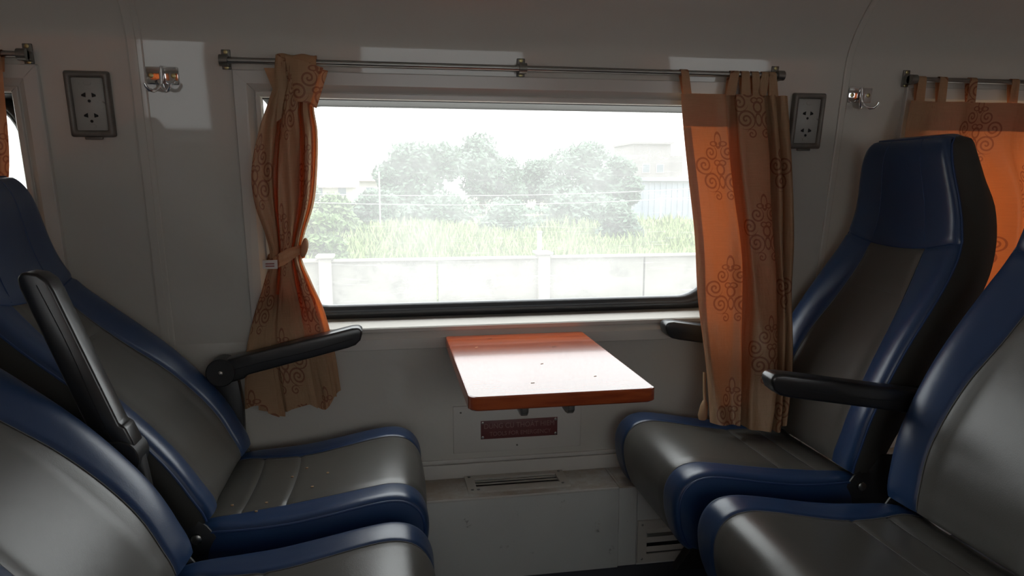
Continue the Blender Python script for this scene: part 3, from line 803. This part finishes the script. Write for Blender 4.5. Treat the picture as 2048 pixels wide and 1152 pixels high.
# ------------------------------------------------------------------ curtains
def section(ctrl, n=8):
    pts = smooth_pts(ctrl, n); cum = [0]
    for p, q in zip(pts, pts[1:]): cum.append(cum[-1] + math.hypot((q[0] - p[0]), (q[1] - p[1])))
    return pts, cum
def sheet(name, place, ctrl, zs, parent, nv=60, uoff=0.0, width=.32, n=8, extra=0.0, voff=0.0, drop=None):
    """place(xr, yo, z) -> world; ctrl: section control points (x ratio, y offset in m); zs=(top,bottom)"""
    pts, _ = section(ctrl, n)
    L = [0]
    for p, q in zip(pts, pts[1:]): L.append(L[-1] + math.hypot((q[0] - p[0]) * width, q[1] - p[1]))
    nu = len(pts) - 1
    vs_, uvs, fs = [], [], []
    for j in range(nv + 1):
        for i, (xr, yo) in enumerate(pts):
            zb = zs[1] + (drop(xr) if drop else 0)
            z = zs[0] + (zb - zs[0]) * j / nv
            vs_.append(place(xr, yo + extra, z)); uvs.append((L[i] + uoff, z + voff))
    for j in range(nv):
        for i in range(nu): q = j * (nu + 1) + i; fs.append((q, q + nu + 1, q + nu + 2, q + 1))
    o = link(name, vs_, fs, M['cloth'], None, True, uvs)
    return kid(o, parent) if parent is not None else o
def tab(x, w_, ztop, ybot, parent, dx=0.0, zb=None):
    zb = zb if zb is not None else ztop
    r_ = .0095; path = [(ybot - .002, zb), (RY - r_, RZ - .004)]
    for k in range(9):
        a = PI - PI * k / 8; path.append((RY + r_ * math.cos(a), RZ + r_ * math.sin(a)))
    path.append((RY + r_, RZ - .004)); path.append((ybot + .004, zb))
    vs_, uvs, fs = [], [], []; Lc = 0
    for i, (y, z) in enumerate(path):
        if i: Lc += math.hypot(y - path[i - 1][0], z - path[i - 1][1])
        f_ = (z - zb) / (RZ - zb)
        for s in (-.5, 0, .5):
            vs_.append((x + dx * (1 - f_) + s * w_ * (1 + .15 * (1 - f_)), y, z)); uvs.append((x + s * w_ + .03, Lc + .1))
    for i in range(len(path) - 1):
        for k in range(2): fs.append((3 * i + k, 3 * i + k + 1, 3 * i + k + 4, 3 * i + k + 3))
    return kid(link('tab_loop', vs_, fs, M['cloth'], None, True, uvs), parent)

# half-drawn curtain at the upright seats
rc = empty('curtain', (.97, 1.85, RZ)); tag(rc, 'orange patterned curtain hanging gathered by tabs beside the table window', 'curtain', 'window curtains')
RCX0 = [(.44, .893), (.6, .880), (.82, .858), (1.0, .838), (1.2, .808), (1.40, .790)]
RCX1 = [(.44, 1.122), (.6, 1.140), (.82, 1.146), (1.0, 1.142), (1.2, 1.128), (1.40, 1.106)]
ctr = [(0, .004), (.05, -.006), (.16, -.010), (.30, -.004), (.385, -.014), (.40, .006), (.405, .028), (.46, .034), (.49, .010), (.50, -.014), (.58, -.020), (.70, -.024), (.755, -.016), (.745, .008), (.70, .026), (.74, .034), (.80, .014), (.825, -.016), (.865, -.012), (.87, .012), (.85, .030), (.90, .026), (.925, .0), (.96, -.008), (1.0, .008)]
def rplace(xr, yo, z):
    x0, x1 = interp(RCX0, z), interp(RCX1, z)
    y0_ = 1.874 - max(0, 1.40 - z) * .058; y = y0_ - max(0, .76 - z) * .20
    x0 *= y / y0_; x1 *= y / y0_
    k = .55 + .45 * sstep(1.42, 1.15, z)
    wob = .006 * math.sin(z * 9 + xr * 7) * sstep(1.38, 1.1, z) + .004 * math.sin(z * 17 + xr * 19) * sstep(1.3, .9, z)
    return (x0 + (x1 - x0) * xr + .004 * math.sin(z * 6 + xr * 5) * sstep(1.38, 1.1, z), y + yo * k + wob, z)
dropf = lambda xr: -.030 * xr + (.006 if xr < .4 else 0) + .02 * sstep(.8, 1, xr)
sheet('curtain_cloth', rplace, ctr, (1.392, .490), rc, 70, drop=dropf)
sheet('curtain_header', rplace, ctr, (1.394, 1.306), rc, 8, extra=-.0022)
sheet('curtain_hem', rplace, ctr, (.538, .4895), rc, 8, extra=-.0016, drop=lambda xr: dropf(xr))
sheet('curtain_side_hem', rplace, [(0, .004), (.03, -.003), (.06, -.0065)], (1.304, .496), rc, 60, extra=-.0016, uoff=.0, width=.32)
for x, w_, dx in ((.798, .022, .008), (.942, .026, -.010), (.974, .024, .004), (1.004, .022, .006), (1.034, .024, -.010), (1.0545, .024, .006)):
    tab(x, w_, 1.392, 1.870, rc, dx)
# extra fold added behind the front panels to dim light through the cloth
sheet('curtain_dimming_fold', rplace, [(.44, .046), (.52, .040), (.60, .052), (.68, .042), (.76, .054), (.84, .044), (.92, .046)], (1.390, .515), rc, 40, uoff=.11, voff=.08)
# loose tie hanging behind its hem edge
kid(tube('tie_cord', [(.874, 1.838, .62), (.870, 1.826, .57), (.868, 1.816, .54)], .004, M['cloth'], None, 6), rc)
kid(tube('tassel', [(.868, 1.816, .545), (.866, 1.814, .53), (.861, 1.812, .500), (.861, 1.812, .490)], [.005, .011, .014, .011], M['cloth'], None, 8), rc)

# drawn curtain of the next window
wc = empty('curtain', (1.9, 1.86, RZ)); tag(wc, 'wide drawn orange curtain behind the upright seats', 'curtain', 'window curtains')
ctr2 = []
N2 = 17
for k in range(N2 + 1):
    f_ = k / N2
    ctr2 += [(f_, .012 if k % 2 else -.014)]
    if k < N2: ctr2 += [(f_ + (.55 if k % 2 else .45) / N2, .004 if k % 3 else -.004)]
def wplace(xr, yo, z):
    x0 = interp([(.4, 1.53), (1.0, 1.525), (1.14, 1.512), (1.25, 1.470), (1.40, 1.487)], z); x1 = 2.95
    k = .6 + 1.7 * sstep(1.36, 1.0, z)
    return (x0 + (x1 - x0) * xr, 1.872 - max(0, 1.40 - z) * .02 + yo * k + .005 * math.sin(z * 7 + xr * 40) * sstep(1.35, 1.1, z), z)
sheet('curtain_cloth', wplace, ctr2, (1.386, .50), wc, 40, width=1.46, n=6, uoff=.04, voff=.06)
sheet('curtain_header', wplace, ctr2, (1.388, 1.305), wc, 6, width=1.46, n=6, extra=-.002, uoff=.04, voff=.06)
for k, x in enumerate((1.522, 1.592, 1.690, 1.832, 1.97, 2.12, 2.28, 2.45, 2.6, 2.76, 2.9)): tab(x, .026, 1.386, 1.868, wc, -.006)

# unseen curtains added across the aisle to hold back daylight and darken the cabin
def dimming_curtain(x0, x1, label):
    root = empty('added_aisle_curtain', ((x0 + x1) / 2, 1.24 - 1.87, RZ)); tag(root, label, 'curtain', 'added curtains across the aisle')
    N3 = max(4, int((x1 - x0) * 14)); c3 = []
    for k in range(N3 + 1): c3 += [(k / N3, .014 if k % 2 else -.014)]
    sheet('curtain_cloth', lambda xr, yo, z: (x0 + (x1 - x0) * xr, 1.24 - 1.88 + yo, z), c3, (1.44, .55), root, 6, width=x1 - x0, n=4)
    return root
for (a_, b_) in ADDED_CURTAINS: dimming_curtain(a_, b_, 'unseen orange curtain added over an aisle window to dim the cabin')

# bunched curtain at the window beyond the reclined seats
lc = empty('curtain', (-.95, 1.86, RZ)); tag(lc, 'bunched orange curtain hanging beyond the reclined seats', 'curtain', 'window curtains')
ctr3 = [(0, 0), (.1, -.02), (.2, .02), (.15, .03), (.3, -.02), (.42, -.02), (.5, .025), (.46, .03), (.62, -.02), (.75, -.02), (.85, .02), (.82, .03), (.92, -.02), (1, 0)]
def lplace(xr, yo, z):
    x1 = interp([(.5, -.90), (.9, -.93), (1.2, -.878), (1.41, -.872)], z); x0 = interp([(.5, -1.12), (.9, -1.04), (1.41, -1.10)], z)
    return (x0 + (x1 - x0) * xr, 1.868 + yo * .6 + .003 * math.sin(z * 11 + xr * 9), z)
sheet('curtain_cloth', lplace, ctr3, (1.410, .55), lc, 40, width=.23)
for x in (-.89, -.96, -1.04): tab(x, .03, 1.408, 1.872, lc)

# tied-back curtain thrown over the rod
tc = empty('curtain', (-.25, 1.88, RZ)); tag(tc, 'orange patterned curtain tied at its waist and thrown over the rod', 'curtain', 'window curtains')
TX0 = [(.52, -.405), (.60, -.402), (.70, -.392), (.80, -.366), (.90, -.325), (.965, -.303), (1.02, -.310), (1.10, -.332), (1.18, -.335), (1.28, -.312), (1.34, -.290), (1.40, -.268), (1.455, -.255)]
TX1 = [(.52, -.140), (.60, -.148), (.70, -.160), (.80, -.180), (.90, -.208), (.965, -.226), (1.02, -.216), (1.10, -.190), (1.18, -.178), (1.28, -.172), (1.34, -.178), (1.40, -.172), (1.455, -.182)]
TY = [(.52, 1.973), (.66, 1.972), (.775, 1.970), (.82, 1.958), (.89, 1.912), (.965, 1.880), (1.1, 1.872), (1.3, 1.862), (1.455, 1.856)]
TK = [(.50, .22), (.60, .16), (.70, .13), (.775, .13), (.82, .40), (.90, .8), (.965, .8), (1.1, 1.0), (1.3, .7), (1.455, .3)]
ctr4 = [(0, .016), (.03, -.004), (.02, -.016), (.10, -.022), (.22, -.026), (.30, -.020), (.30, .004), (.27, .016), (.33, .020), (.37, -.006), (.39, -.030), (.50, -.034), (.62, -.030), (.70, -.018), (.685, .006), (.65, .018), (.70, .024), (.76, .004), (.80, -.020), (.88, -.018), (.90, .002), (.87, .016), (.93, .016), (.97, -.004), (1, .012)]
def tplace(xr, yo, z):
    x0, x1 = interp(TX0, z), interp(TX1, z)
    # pleats sweep towards the knot above and below it
    dz = z - .965
    xr2 = xr + .05 * math.sin(PI * xr) * math.sin(dz * 10)
    fold = .006 * math.sin(xr * 23 + z * 14) * sstep(.0, .08, abs(dz)) * interp(TK, z)
    return (x0 + (x1 - x0) * xr2, interp(TY, z) + yo * interp(TK, z) + fold, z)
def tdrop(xr): return .012 * math.sin(xr * 14) + (.03 * sstep(.75, 1, xr)) - (.014 if .2 < xr < .36 else 0)
sheet('curtain_cloth', tplace, ctr4, (1.445, .536), tc, 90, width=.3, drop=tdrop, uoff=.05, voff=.02)
sheet('curtain_dimming_fold', lambda xr, yo, z: (lambda p: (p[0], min(p[1], 1.9785), p[2]))(tplace(xr, yo, z)), [(.06, .030), (.2, .036), (.35, .030), (.5, .038), (.65, .030), (.8, .036), (.94, .028)], (1.40, .56), tc, 50, width=.3, uoff=.4)  # extra layer added inside the tied curtain so less daylight glows through
# second layer behind, hanging a little lower
def tplace2(xr, yo, z): p = tplace(.12 + .5 * xr, yo * .5, z); return (p[0], min(p[1] + .003, 1.9795), p[2])
sheet('curtain_back_fold', tplace2, [(0, .0), (.3, -.008), (.6, .006), (1, 0)], (.86, .522), tc, 20, width=.2, uoff=.3, drop=lambda xr: .03 * abs(xr - .35))
# hood over the rod
def hood(u, v):
    x0, x1 = -.262, -.168
    x = x0 + (x1 - x0) * u
    path = [(1.852, 1.36), (1.856, 1.42), (1.862, 1.452), (1.871, 1.466), (1.882, 1.467), (1.8905, 1.455), (1.892, 1.41), (1.893, 1.365)]
    f_ = v * (len(path) - 1); i = min(int(f_), len(path) - 2); f_ -= i
    y = path[i][0] + (path[i + 1][0] - path[i][0]) * f_; z = path[i][1] + (path[i + 1][1] - path[i][1]) * f_
    return (x, y - .002 * (1 + math.sin(u * 9)) * (1 if v < .4 else 0), z + .002 * math.sin(u * 12))
kid(grid('curtain_hood', hood, 14, 21, M['cloth'], None, uv=lambda u, v: (u * .1 + .3, v * .25)), tc)
def flap(name, pts, y, parent, bulge=.010, n=10):
    """curved cloth corner through four corner points (x,z): a,b,c,d"""
    a_, b_, c_, d_ = pts
    def fn(u, v):
        x = (a_[0] * (1 - u) + b_[0] * u) * (1 - v) + (d_[0] * (1 - u) + c_[0] * u) * v
        z = (a_[1] * (1 - u) + b_[1] * u) * (1 - v) + (d_[1] * (1 - u) + c_[1] * u) * v
        return (x, y - bulge * math.sin(PI * u) - .012 * v * (1 - v), z)
    return kid(grid(name, fn, n, n, M['cloth'], None, uv=lambda u, v: (fn(u, v)[0] + .06, fn(u, v)[2])), parent)
flap('curtain_flap', ((-.262, 1.462), (-.246, 1.452), (-.225, 1.333), (-.283, 1.288)), 1.852, tc, .006)
flap('curtain_flap', ((-.262, 1.430), (-.252, 1.400), (-.262, 1.350), (-.292, 1.430)), 1.858, tc, .004)
flap('curtain_flap', ((-.240, 1.458), (-.150, 1.432), (-.182, 1.345), (-.226, 1.352)), 1.848, tc, .010)
flap('curtain_flap', ((-.160, 1.430), (-.139, 1.425), (-.170, 1.335), (-.185, 1.340)), 1.846, tc, .004)
# tie band twisted round the waist, with its knot and a woven tag
def band(u, v):
    a = 2 * PI * u; cx, cy = -.262, 1.872
    x = cx + .046 * math.cos(a); y = cy + .040 * math.sin(a)
    z = .968 + .016 * math.cos(a) - .004 * math.sin(2 * a) + (v - .5) * (.030 + .006 * math.sin(a * 3))
    k = 1 + .05 * math.sin(v * PI * 3 + a * 2)
    return (cx + (x - cx) * k, cy + (y - cy) * k, z)
kid(grid('tie_band', band, 40, 6, M['cloth'], None, uv=lambda u, v: (u * .25, v * .02 + .17)), tc)
def knot(u, v):
    a = 2 * PI * v; p = PI * u; k = 1 + .12 * math.sin(3 * a + 4 * u)
    return (-.214 + .004 * math.cos(p) + .009 * k * math.sin(p) * math.cos(a), 1.850 + .011 * k * math.sin(p) * math.sin(a), .991 + .025 * math.cos(p))
kid(grid('tie_knot', knot, 12, 12, M['cloth'], None, uv=lambda u, v: (u * .03, v * .03 + .17)), tc)
tg = kid(grid('woven_tag', lambda u, v: (-.314 + .036 * u, 1.831 - .004 * math.sin(PI * u), .963 - .022 * v), 6, 4, M['tag'], None), tc)
for k in range(3): kid(box('tag_print', (-.309, 1.8255, .9475 + k * .004), (-.284, 1.8262, .9495 + k * .004), M['tag_ink']), tg) if False else None
for k in range(2):
    o = box('tag_print', (-.306, 1.8263, .9465 + k * .006), (-.285, 1.8270, .9495 + k * .006), M['tag_ink']); kid(o, tc)

# ------------------------------------------------------------------ sockets and coat hooks
def socket():
    """built upright facing -y, origin at wall centre"""
    root = empty('power_socket')
    W2, H2 = .050, .078
    # housing ring with rounded shoulder
    specs = [(W2, H2, 0), (W2, H2, -.012), (W2 - .004, H2 - .004, -.018), (W2 - .012, H2 - .012, -.018), (W2 - .014, H2 - .015, -.010), (W2 - .015, H2 - .016, -.008)]
    vs_, fs = [], []; nn = 0
    for hw, hh, y in specs:
        ring_ = rrect(-hw, hw, -hh, hh, .006, .006, 4); nn = len(ring_); vs_ += [(x, y, z) for x, z in ring_]
    for i in range(len(specs) - 1):
        for k in range(nn): fs.append((i * nn + k, i * nn + (k + 1) % nn, (i + 1) * nn + (k + 1) % nn, (i + 1) * nn + k))
    link('socket_housing', vs_, fs, M['socket_box'], root, True)
    fp = box('face_plate', (-W2 + .0145, -.0105, -H2 + .0155), (W2 - .0145, -.004, H2 - .0155), M['socket_face'], root, bev=.0015)
    for zc in (.022, -.026):
        for x, z, pts in ((-.011, 0, None), (.011, 0, None)):
            sgx = 1 if x < 0 else -1
            ol = [(x - sgx * .005, zc + .001), (x + sgx * .004, zc + .0055), (x + sgx * .004, zc - .0055), (x - sgx * .005, zc - .003)]
            prism('socket_slot', ol, .0008, lambda p, q, c: (p, -.0106 + c, q), M['hole'], fp)
        tube('socket_slot', [(0, -.0100, zc - .014), (0, -.0109, zc - .014)], .0036, M['hole'], fp, 12)
    for z in (.050, -.052):
        ol = [(.009 * math.cos(k * PI / 8), z + .0055 * math.sin(k * PI / 8)) for k in range(16)]
        prism('screw_cap', ol, .0012, lambda p, q, c: (p, -.0108 + c, q), M['socket_face'], fp, .0003)
    box('finger_lip', (-.020, -.014, -H2 - .006), (.020, -.004, -H2 + .001), M['socket_box'], root, bev=.002)
    return root
sk = socket()
def on_wall(o, x, z):
    o.location = (x, yw(z), z); o.rotation_euler = (R(7), 0, 0)
on_wall(sk, -.710, 1.343)
tag(sk, 'grimy double power socket on the wall above the reclined seats', 'socket', 'wall sockets')
sk2 = copy_tree(sk); on_wall(sk2, 1.195, 1.331)
tag(sk2, 'grimy double power socket on the wall next to the gathered curtain', 'socket', 'wall sockets')
def hook():
    root = empty('coat_hook')
    box('hook_plate', (-.037, -.004, -.021), (.037, 0, .021), M['chrome'], root, bev=.0015)
    tube('hook_stem', [(0, -.005, .022), (0, -.010, .012), (0, -.012, -.008), (0, -.018, -.024)], [.004, .005, .005, .005], M['chrome'], root, 12)
    for sg_ in (-1, 1):
        tube('hook_prong', [(0, -.016, -.020), (sg_ * .006, -.026, -.031), (sg_ * .014, -.036, -.036), (sg_ * .022, -.044, -.034), (sg_ * .027, -.048, -.026), (sg_ * .029, -.050, -.018)], [.0045, .0045, .0045, .0042, .004, .003], M['chrome'], root, 10)
        screw('screw', (sg_ * .026, -.004, 0), (0, -1, 0), .006, M['brass'], root)
    return root
hk = hook(); on_wall(hk, -.540, 1.4135)
tag(hk, 'chrome double coat hook on the wall above the reclined seats', 'coat hook', 'coat hooks')
hk2 = copy_tree(hk); on_wall(hk2, 1.357, 1.406)
tag(hk2, 'chrome double coat hook on the wall above the upright seats', 'coat hook', 'coat hooks')

# ------------------------------------------------------------------ outdoors
GZ = -1.05
tag(box('trackside_ground', (-40, 2.3, GZ - .1), (60, 8.0, GZ), M['ballast']), 'pale gravel strip beside the railway', None, kind='structure')
tag(grid('field', lambda u, v: (-80 + 200 * u, 8 + 110 * v, GZ - .02 + .12 * math.sin(u * 30) * math.sin(v * 22)), 40, 30, M['ground']), 'overgrown green field behind the boundary wall', None, kind='structure')
bw = empty('boundary_wall', (0, 8.2, GZ)); tag(bw, 'weathered pale rendered boundary wall with pilasters outside the window', 'wall')
WT = .315
xs = [-.72 + 2.50 * k for k in range(-4, 8)]
for k in range(len(xs) - 1):
    for h in range(2):
        xa = xs[k] + 1.25 * h
        kid(box('wall_panel', (xa + .01, 8.12, GZ), (xa + 1.24, 8.22, WT - .03), M['render'], bev=.005), bw)
    kid(box('coping', (xs[k] - .02, 8.08, WT - .03), (xs[k + 1] - .03, 8.26, WT + rnd.uniform(-.01, .012)), M['coping'], bev=.01), bw)
for x in xs:
    pl = kid(box('pilaster', (x - .07, 8.06, GZ), (x + .07, 8.28, WT + .015), M['coping'], bev=.01), bw)
    o = kid(box('pilaster_cap', (x - .10, 8.03, WT + .015), (x + .10, 8.31, WT + .05), M['coping'], bev=.012), bw)
def foliage(name, blobs, n, leaf, material, parent, seed):
    r_ = random.Random(seed); vs_, fs = [], []
    vol = [b_[3] ** 2 for b_ in blobs]; tot = sum(vol)
    for bi, (bx, by, bz, br) in enumerate(blobs):
        for _ in range(int(n * vol[bi] / tot)):
            d = Vector((r_.gauss(0, 1), r_.gauss(0, 1), r_.gauss(0, 1))).normalized() * (br * r_.uniform(.55, 1.06))
            p = Vector((bx, by, bz)) + Vector((d.x, d.y, d.z * .85))
            a_ = Vector((r_.gauss(0, 1), r_.gauss(0, 1), r_.gauss(0, 1))).normalized(); c_ = a_.orthogonal().normalized()
            s = leaf * r_.uniform(.6, 1.3); k = len(vs_)
            vs_ += [p - a_ * s, p + c_ * s * .45, p + a_ * s, p - c_ * s * .45]; fs.append((k, k + 1, k + 2, k + 3))
    return kid(link(name, vs_, fs, material), parent)
BUSH_R = {}
def tree(x, y, h, w_, label, seed, material='leaf', cat='tree', n=5200, leaf=.16, name='field_tree', nb=13):
    r_ = random.Random(seed); root = empty(name, (x, y, GZ)); tag(root, label, cat, 'trees beyond the field' if cat == 'tree' else 'bushes in the field')
    if cat == 'bush': BUSH_R[round(x, 3), round(y, 3)] = w_ * .5
    blobs = []
    for k in range(nb):
        a_ = r_.uniform(0, 2 * PI); rr_ = w_ * .5 * math.sqrt(r_.random()) * .78; f_ = r_.uniform(.28, 1)
        env = math.sqrt(max(.05, 1 - (max(0, f_ - .55) / .5) ** 2))
        br = w_ * r_.uniform(.14, .22)
        blobs.append((x + rr_ * math.cos(a_) * env, y + rr_ * math.sin(a_) * env * .7, GZ + min(h - br * .85, max(br * .7, h * f_ - br * .3)), br))
    blobs.append((x, y, GZ + h - w_ * .17, w_ * .19)); blobs.append((x, y, GZ + h * .5, w_ * .30))
    o = foliage('foliage', blobs, n, leaf, M[material], root, seed); o['kind'] = 'stuff'
    bm = bmesh.new(); bm_tube(bm, [(x, y, GZ - .1), (x + .1, y, GZ + h * .3), (x - .05, y, GZ + h * .6)], [.05 * h, .035 * h, .015 * h], 7)
    kid(from_bm('trunk', bm, M['bark'], None, True), root)
    for bl in blobs[:5]:
        bm = bmesh.new(); bm_tube(bm, [(x, y, GZ + h * .28), ((x + bl[0]) / 2, (y + bl[1]) / 2, (GZ + h * .3 + bl[2]) / 2), bl[:3]], [.018 * h, .012 * h, .006 * h], 5)
        kid(from_bm('branch', bm, M['bark'], None, True), root)
    return root
def px(pxx, pyy, Y):
    """point at depth Y seen at pixel (pxx,pyy) of the photograph"""
    ya, pi_ = R(9.8), R(8.35)
    F_ = Vector((math.sin(ya) * math.cos(pi_), math.cos(ya) * math.cos(pi_), -math.sin(pi_))); r_ = Vector((math.cos(ya), -math.sin(ya), 0)); u_ = r_.cross(F_)
    d = F_ + r_ * (pxx - 1024) / 1415 - u_ * (pyy - 576) / 1415
    return Vector((0, 0, 1.15)) + d * (Y / d.y)
for k, (cx_, wpx, top, Y, lab) in enumerate((
        (835, 150, 284, 43, 'rounded hazy tree seen beside the white house'), (962, 150, 266, 52, 'tallest hazy tree outside, between two rounder ones'),
        (1075, 110, 318, 60, 'low hazy tree in the dip between the tall trees'), (1165, 170, 282, 55, 'broad dense hazy tree next to the pale shed'),
        (1235, 90, 312, 37, 'narrow hazy tree touching the grey block'),
        (430, 170, 300, 48, 'round hazy tree far along the field, past the low house'), (560, 120, 335, 58, 'small hazy tree behind the tied curtain'), (1560, 190, 290, 50, 'wide hazy tree behind the gathered curtain, past the shed'))):
    p = px(cx_, top, Y); wm = wpx * Y / 1415 * 1.12
    tree(p.x, Y, p.z - GZ, wm, lab, 11 + k, n=6500 if wpx > 100 else 3500, leaf=.20)
for k, (cx_, wpx, top, Y, lab) in enumerate((
        (668, 110, 385, 27, 'leafy bush by the tied curtain, behind the boundary wall'), (745, 130, 380, 33, 'dark bush below the white house'), (640, 90, 425, 17, 'light green bush near the boundary wall'),
        (880, 170, 398, 36, 'dark hedge bush below the rounded tree'), (1010, 150, 400, 30, 'dark bush under the tallest tree'), (1150, 190, 385, 32, 'shadowy bush below the broad dense tree'), (1240, 110, 400, 26, 'small bush standing beside the pale shed'), (500, 160, 400, 29, 'spreading bush behind the tied curtain'))):
    p = px(cx_, top, Y); wm = wpx * Y / 1415 * 1.1
    tree(p.x, Y, p.z - GZ, wm, lab, 41 + k, 'leaf_b' if k in (0, 2) else 'leaf', 'bush', 3200, .12 if Y < 32 else .16, 'field_bush', 9)
# tall grass, none inside the bushes or where posts stand
FOOT = [(o_.location.x, o_.location.y, 1.15 if o_.name.startswith('field_bush') else .4) for o_ in bpy.data.objects if o_.type == 'EMPTY' and o_.name.startswith(('field_bush', 'field_tree'))]
FOOT = [(a_, b_, BUSH_R.get((round(a_, 3), round(b_, 3)), c_)) for a_, b_, c_ in FOOT]
FOOT += [(px(u_, 450, y_).x, y_, .12) for u_, y_ in ((1079, 9.0), (758, 28), (1322, 39), (1358, 38), (300, 26), (1700, 26), (300, 24), (1700, 24))]
vs_, fs = [], []
r_ = random.Random(3)
for k in range(40000):
    Y = 9.0 + 26 * r_.random() ** 1.3; x = px(r_.uniform(150, 1800), 450, Y).x
    if any((x - a_) ** 2 + (Y - b_) ** 2 < c_ * c_ for a_, b_, c_ in FOOT): continue
    hump = .5 + .5 * math.sin(x * .55 + 1.0) * math.sin(Y * .3 + x * .2)
    h = (.25 + .75 * hump) * r_.uniform(.6, 1.1) * (.65 if Y < 12 else 1.0); a_ = r_.uniform(0, 2 * PI); w_ = .012 + .0012 * Y; ln = h * r_.uniform(.1, .5)
    k0_ = len(vs_); dx, dy = math.cos(a_), math.sin(a_)
    vs_ += [(x - dy * w_, Y + dx * w_, GZ), (x + dy * w_, Y - dx * w_, GZ), (x + dx * ln * .35 + dy * w_ * .7, Y + dy * ln * .35 - dx * w_ * .7, GZ + h * .6), (x + dx * ln * .35 - dy * w_ * .7, Y + dy * ln * .35 + dx * w_ * .7, GZ + h * .6), (x + dx * ln, Y + dy * ln, GZ + h)]
    fs += [(k0_, k0_ + 1, k0_ + 2, k0_ + 3), (k0_ + 3, k0_ + 2, k0_ + 4)]
tag(link('tall_grass', vs_, fs, M['grass']), 'tall pale green grass growing over the field', 'grass', kind='stuff')
# far buildings
def building(name, label, x0, x1, y0, y1, z1, material, wins, roof=None):
    root = empty(name, ((x0 + x1) / 2, y0, GZ)); tag(root, label, 'building')
    kid(box('building_wall', (x0, y0, GZ), (x1, y1, z1), M[material]), root)
    if roof == 'gable':
        kid(link('roof', [(x0 - .3, y0 - .4, z1), (x1 + .3, y0 - .4, z1), (x1 + .3, y1 + .4, z1), (x0 - .3, y1 + .4, z1), (x0 - .3, (y0 + y1) / 2, z1 + 1.0), (x1 + .3, (y0 + y1) / 2, z1 + 1.0)], [(0, 1, 5, 4), (2, 3, 4, 5), (0, 4, 3), (1, 2, 5), (3, 2, 1, 0)], M['roof']), root)
    else:
        kid(box('roof_slab', (x0 - .2, y0 - .3, z1), (x1 + .2, y1, z1 + .22), M[material]), root)
    for (a, b_, c, d) in wins:
        wd = kid(box('window', (x0 + a, y0 - .06, GZ + b_), (x0 + a + c, y0, GZ + b_ + d), M['house']), root)
        kid(box('window_pane', (x0 + a + .08, y0 - .08, GZ + b_ + .08), (x0 + a + c - .08, y0 - .06, GZ + b_ + d - .08), M['pane']), root)
    return root
a_, b_ = px(1268, 288, 75), px(1342, 288, 75)
building('tower_block', 'tall plain grey block standing far behind the shed', a_.x, b_.x, 75, 82, a_.z, 'block', [(1.0, 3.4, .9, 1.0), (2.6, 3.4, .9, 1.0)])
c_ = px(1362, 312, 76)
kid(box('stair_annex', (b_.x, 75.5, GZ), (c_.x, 80, c_.z), M['block']), bpy.data.objects['tower_block'])
a_, b_ = px(1283, 362, 42), px(1440, 362, 42)
sh_ = building('metal_shed', 'pale blue metal sheet shed with ribbed front beside the trees', a_.x, b_.x, 42, 50, a_.z, 'shed', [])
for k in range(14): kid(box('sheet_rib', (a_.x + .15 + k * (b_.x - a_.x - .3) / 13 - .03, 41.94, GZ), (a_.x + .15 + k * (b_.x - a_.x - .3) / 13 + .03, 42.0, a_.z - .1), M['shed']), sh_)
a_, b_ = px(718, 362, 62), px(790, 362, 62)
building('white_house', 'small white house with a low roof behind the bushes', a_.x, b_.x, 62, 68, a_.z, 'house', [(.5, 1.0, .8, 1.0), (2.0, 1.0, .7, .9)], 'gable')
a_, b_ = px(560, 375, 80), px(705, 375, 80)
building('low_house', 'long low house with a pinkish roof far across the field', a_.x, b_.x, 80, 88, a_.z, 'house', [(1.0, .9, 1, 1), (3.5, .9, 1, 1), (6, .9, 1, 1)], 'gable')
# posts and wires
def post(name, pxx, ytop, Y, r_, label):
    p = px(pxx, ytop, Y); root = empty(name, (p.x, Y, GZ)); tag(root, label, 'post')
    kid(box('shaft', (p.x - r_, Y - r_, GZ), (p.x + r_, Y + r_, p.z), M['concrete'], bev=r_ * .2), root)
    kid(box('post_cap', (p.x - r_ * 1.25, Y - r_ * 1.25, p.z), (p.x + r_ * 1.25, Y + r_ * 1.25, p.z + r_), M['concrete'], bev=r_ * .2), root)
    return p
post('concrete_post', 1079, 466, 9.0, .026, 'thin concrete post rising just behind the boundary wall')
post('field_post', 758, 345, 28, .03, 'slim pale pole standing in front of the white house')
post('field_post', 1322, 395, 39, .05, 'leaning thin stake before the pale shed')
post('field_post', 1358, 425, 38, .05, 'short dark stake before the pale shed')
def wire(za, zb, Y, sag, label):
    pa, pb = px(300, za, Y), px(1700, zb, Y)
    path = [pa.lerp(pb, k / 24) + Vector((0, 0, -sag * 4 * (k / 24) * (1 - k / 24))) for k in range(25)]
    for e_ in (pa, pb):
        pr_ = empty('utility_pole', (e_.x, Y, GZ)); tag(pr_, 'slim concrete pole carrying the wires across the field', 'pole', 'poles carrying the wires')
        kid(box('shaft', (e_.x - .07, Y - .07, GZ), (e_.x + .07, Y + .07, e_.z + .3), M['concrete'], bev=.01), pr_)
        kid(box('cross_arm', (e_.x - .3, Y - .04, e_.z + .05), (e_.x + .3, Y + .04, e_.z + .13), M['concrete'], bev=.01), pr_)
    tag(tube('overhead_wire', path, .009, M['wire'], None, 5), label, 'wire', 'wires across the field')
wire(372, 350, 26, .55, 'upper pale wire sagging across the field')
wire(388, 366, 24, .55, 'lower pale wire sagging across the field')
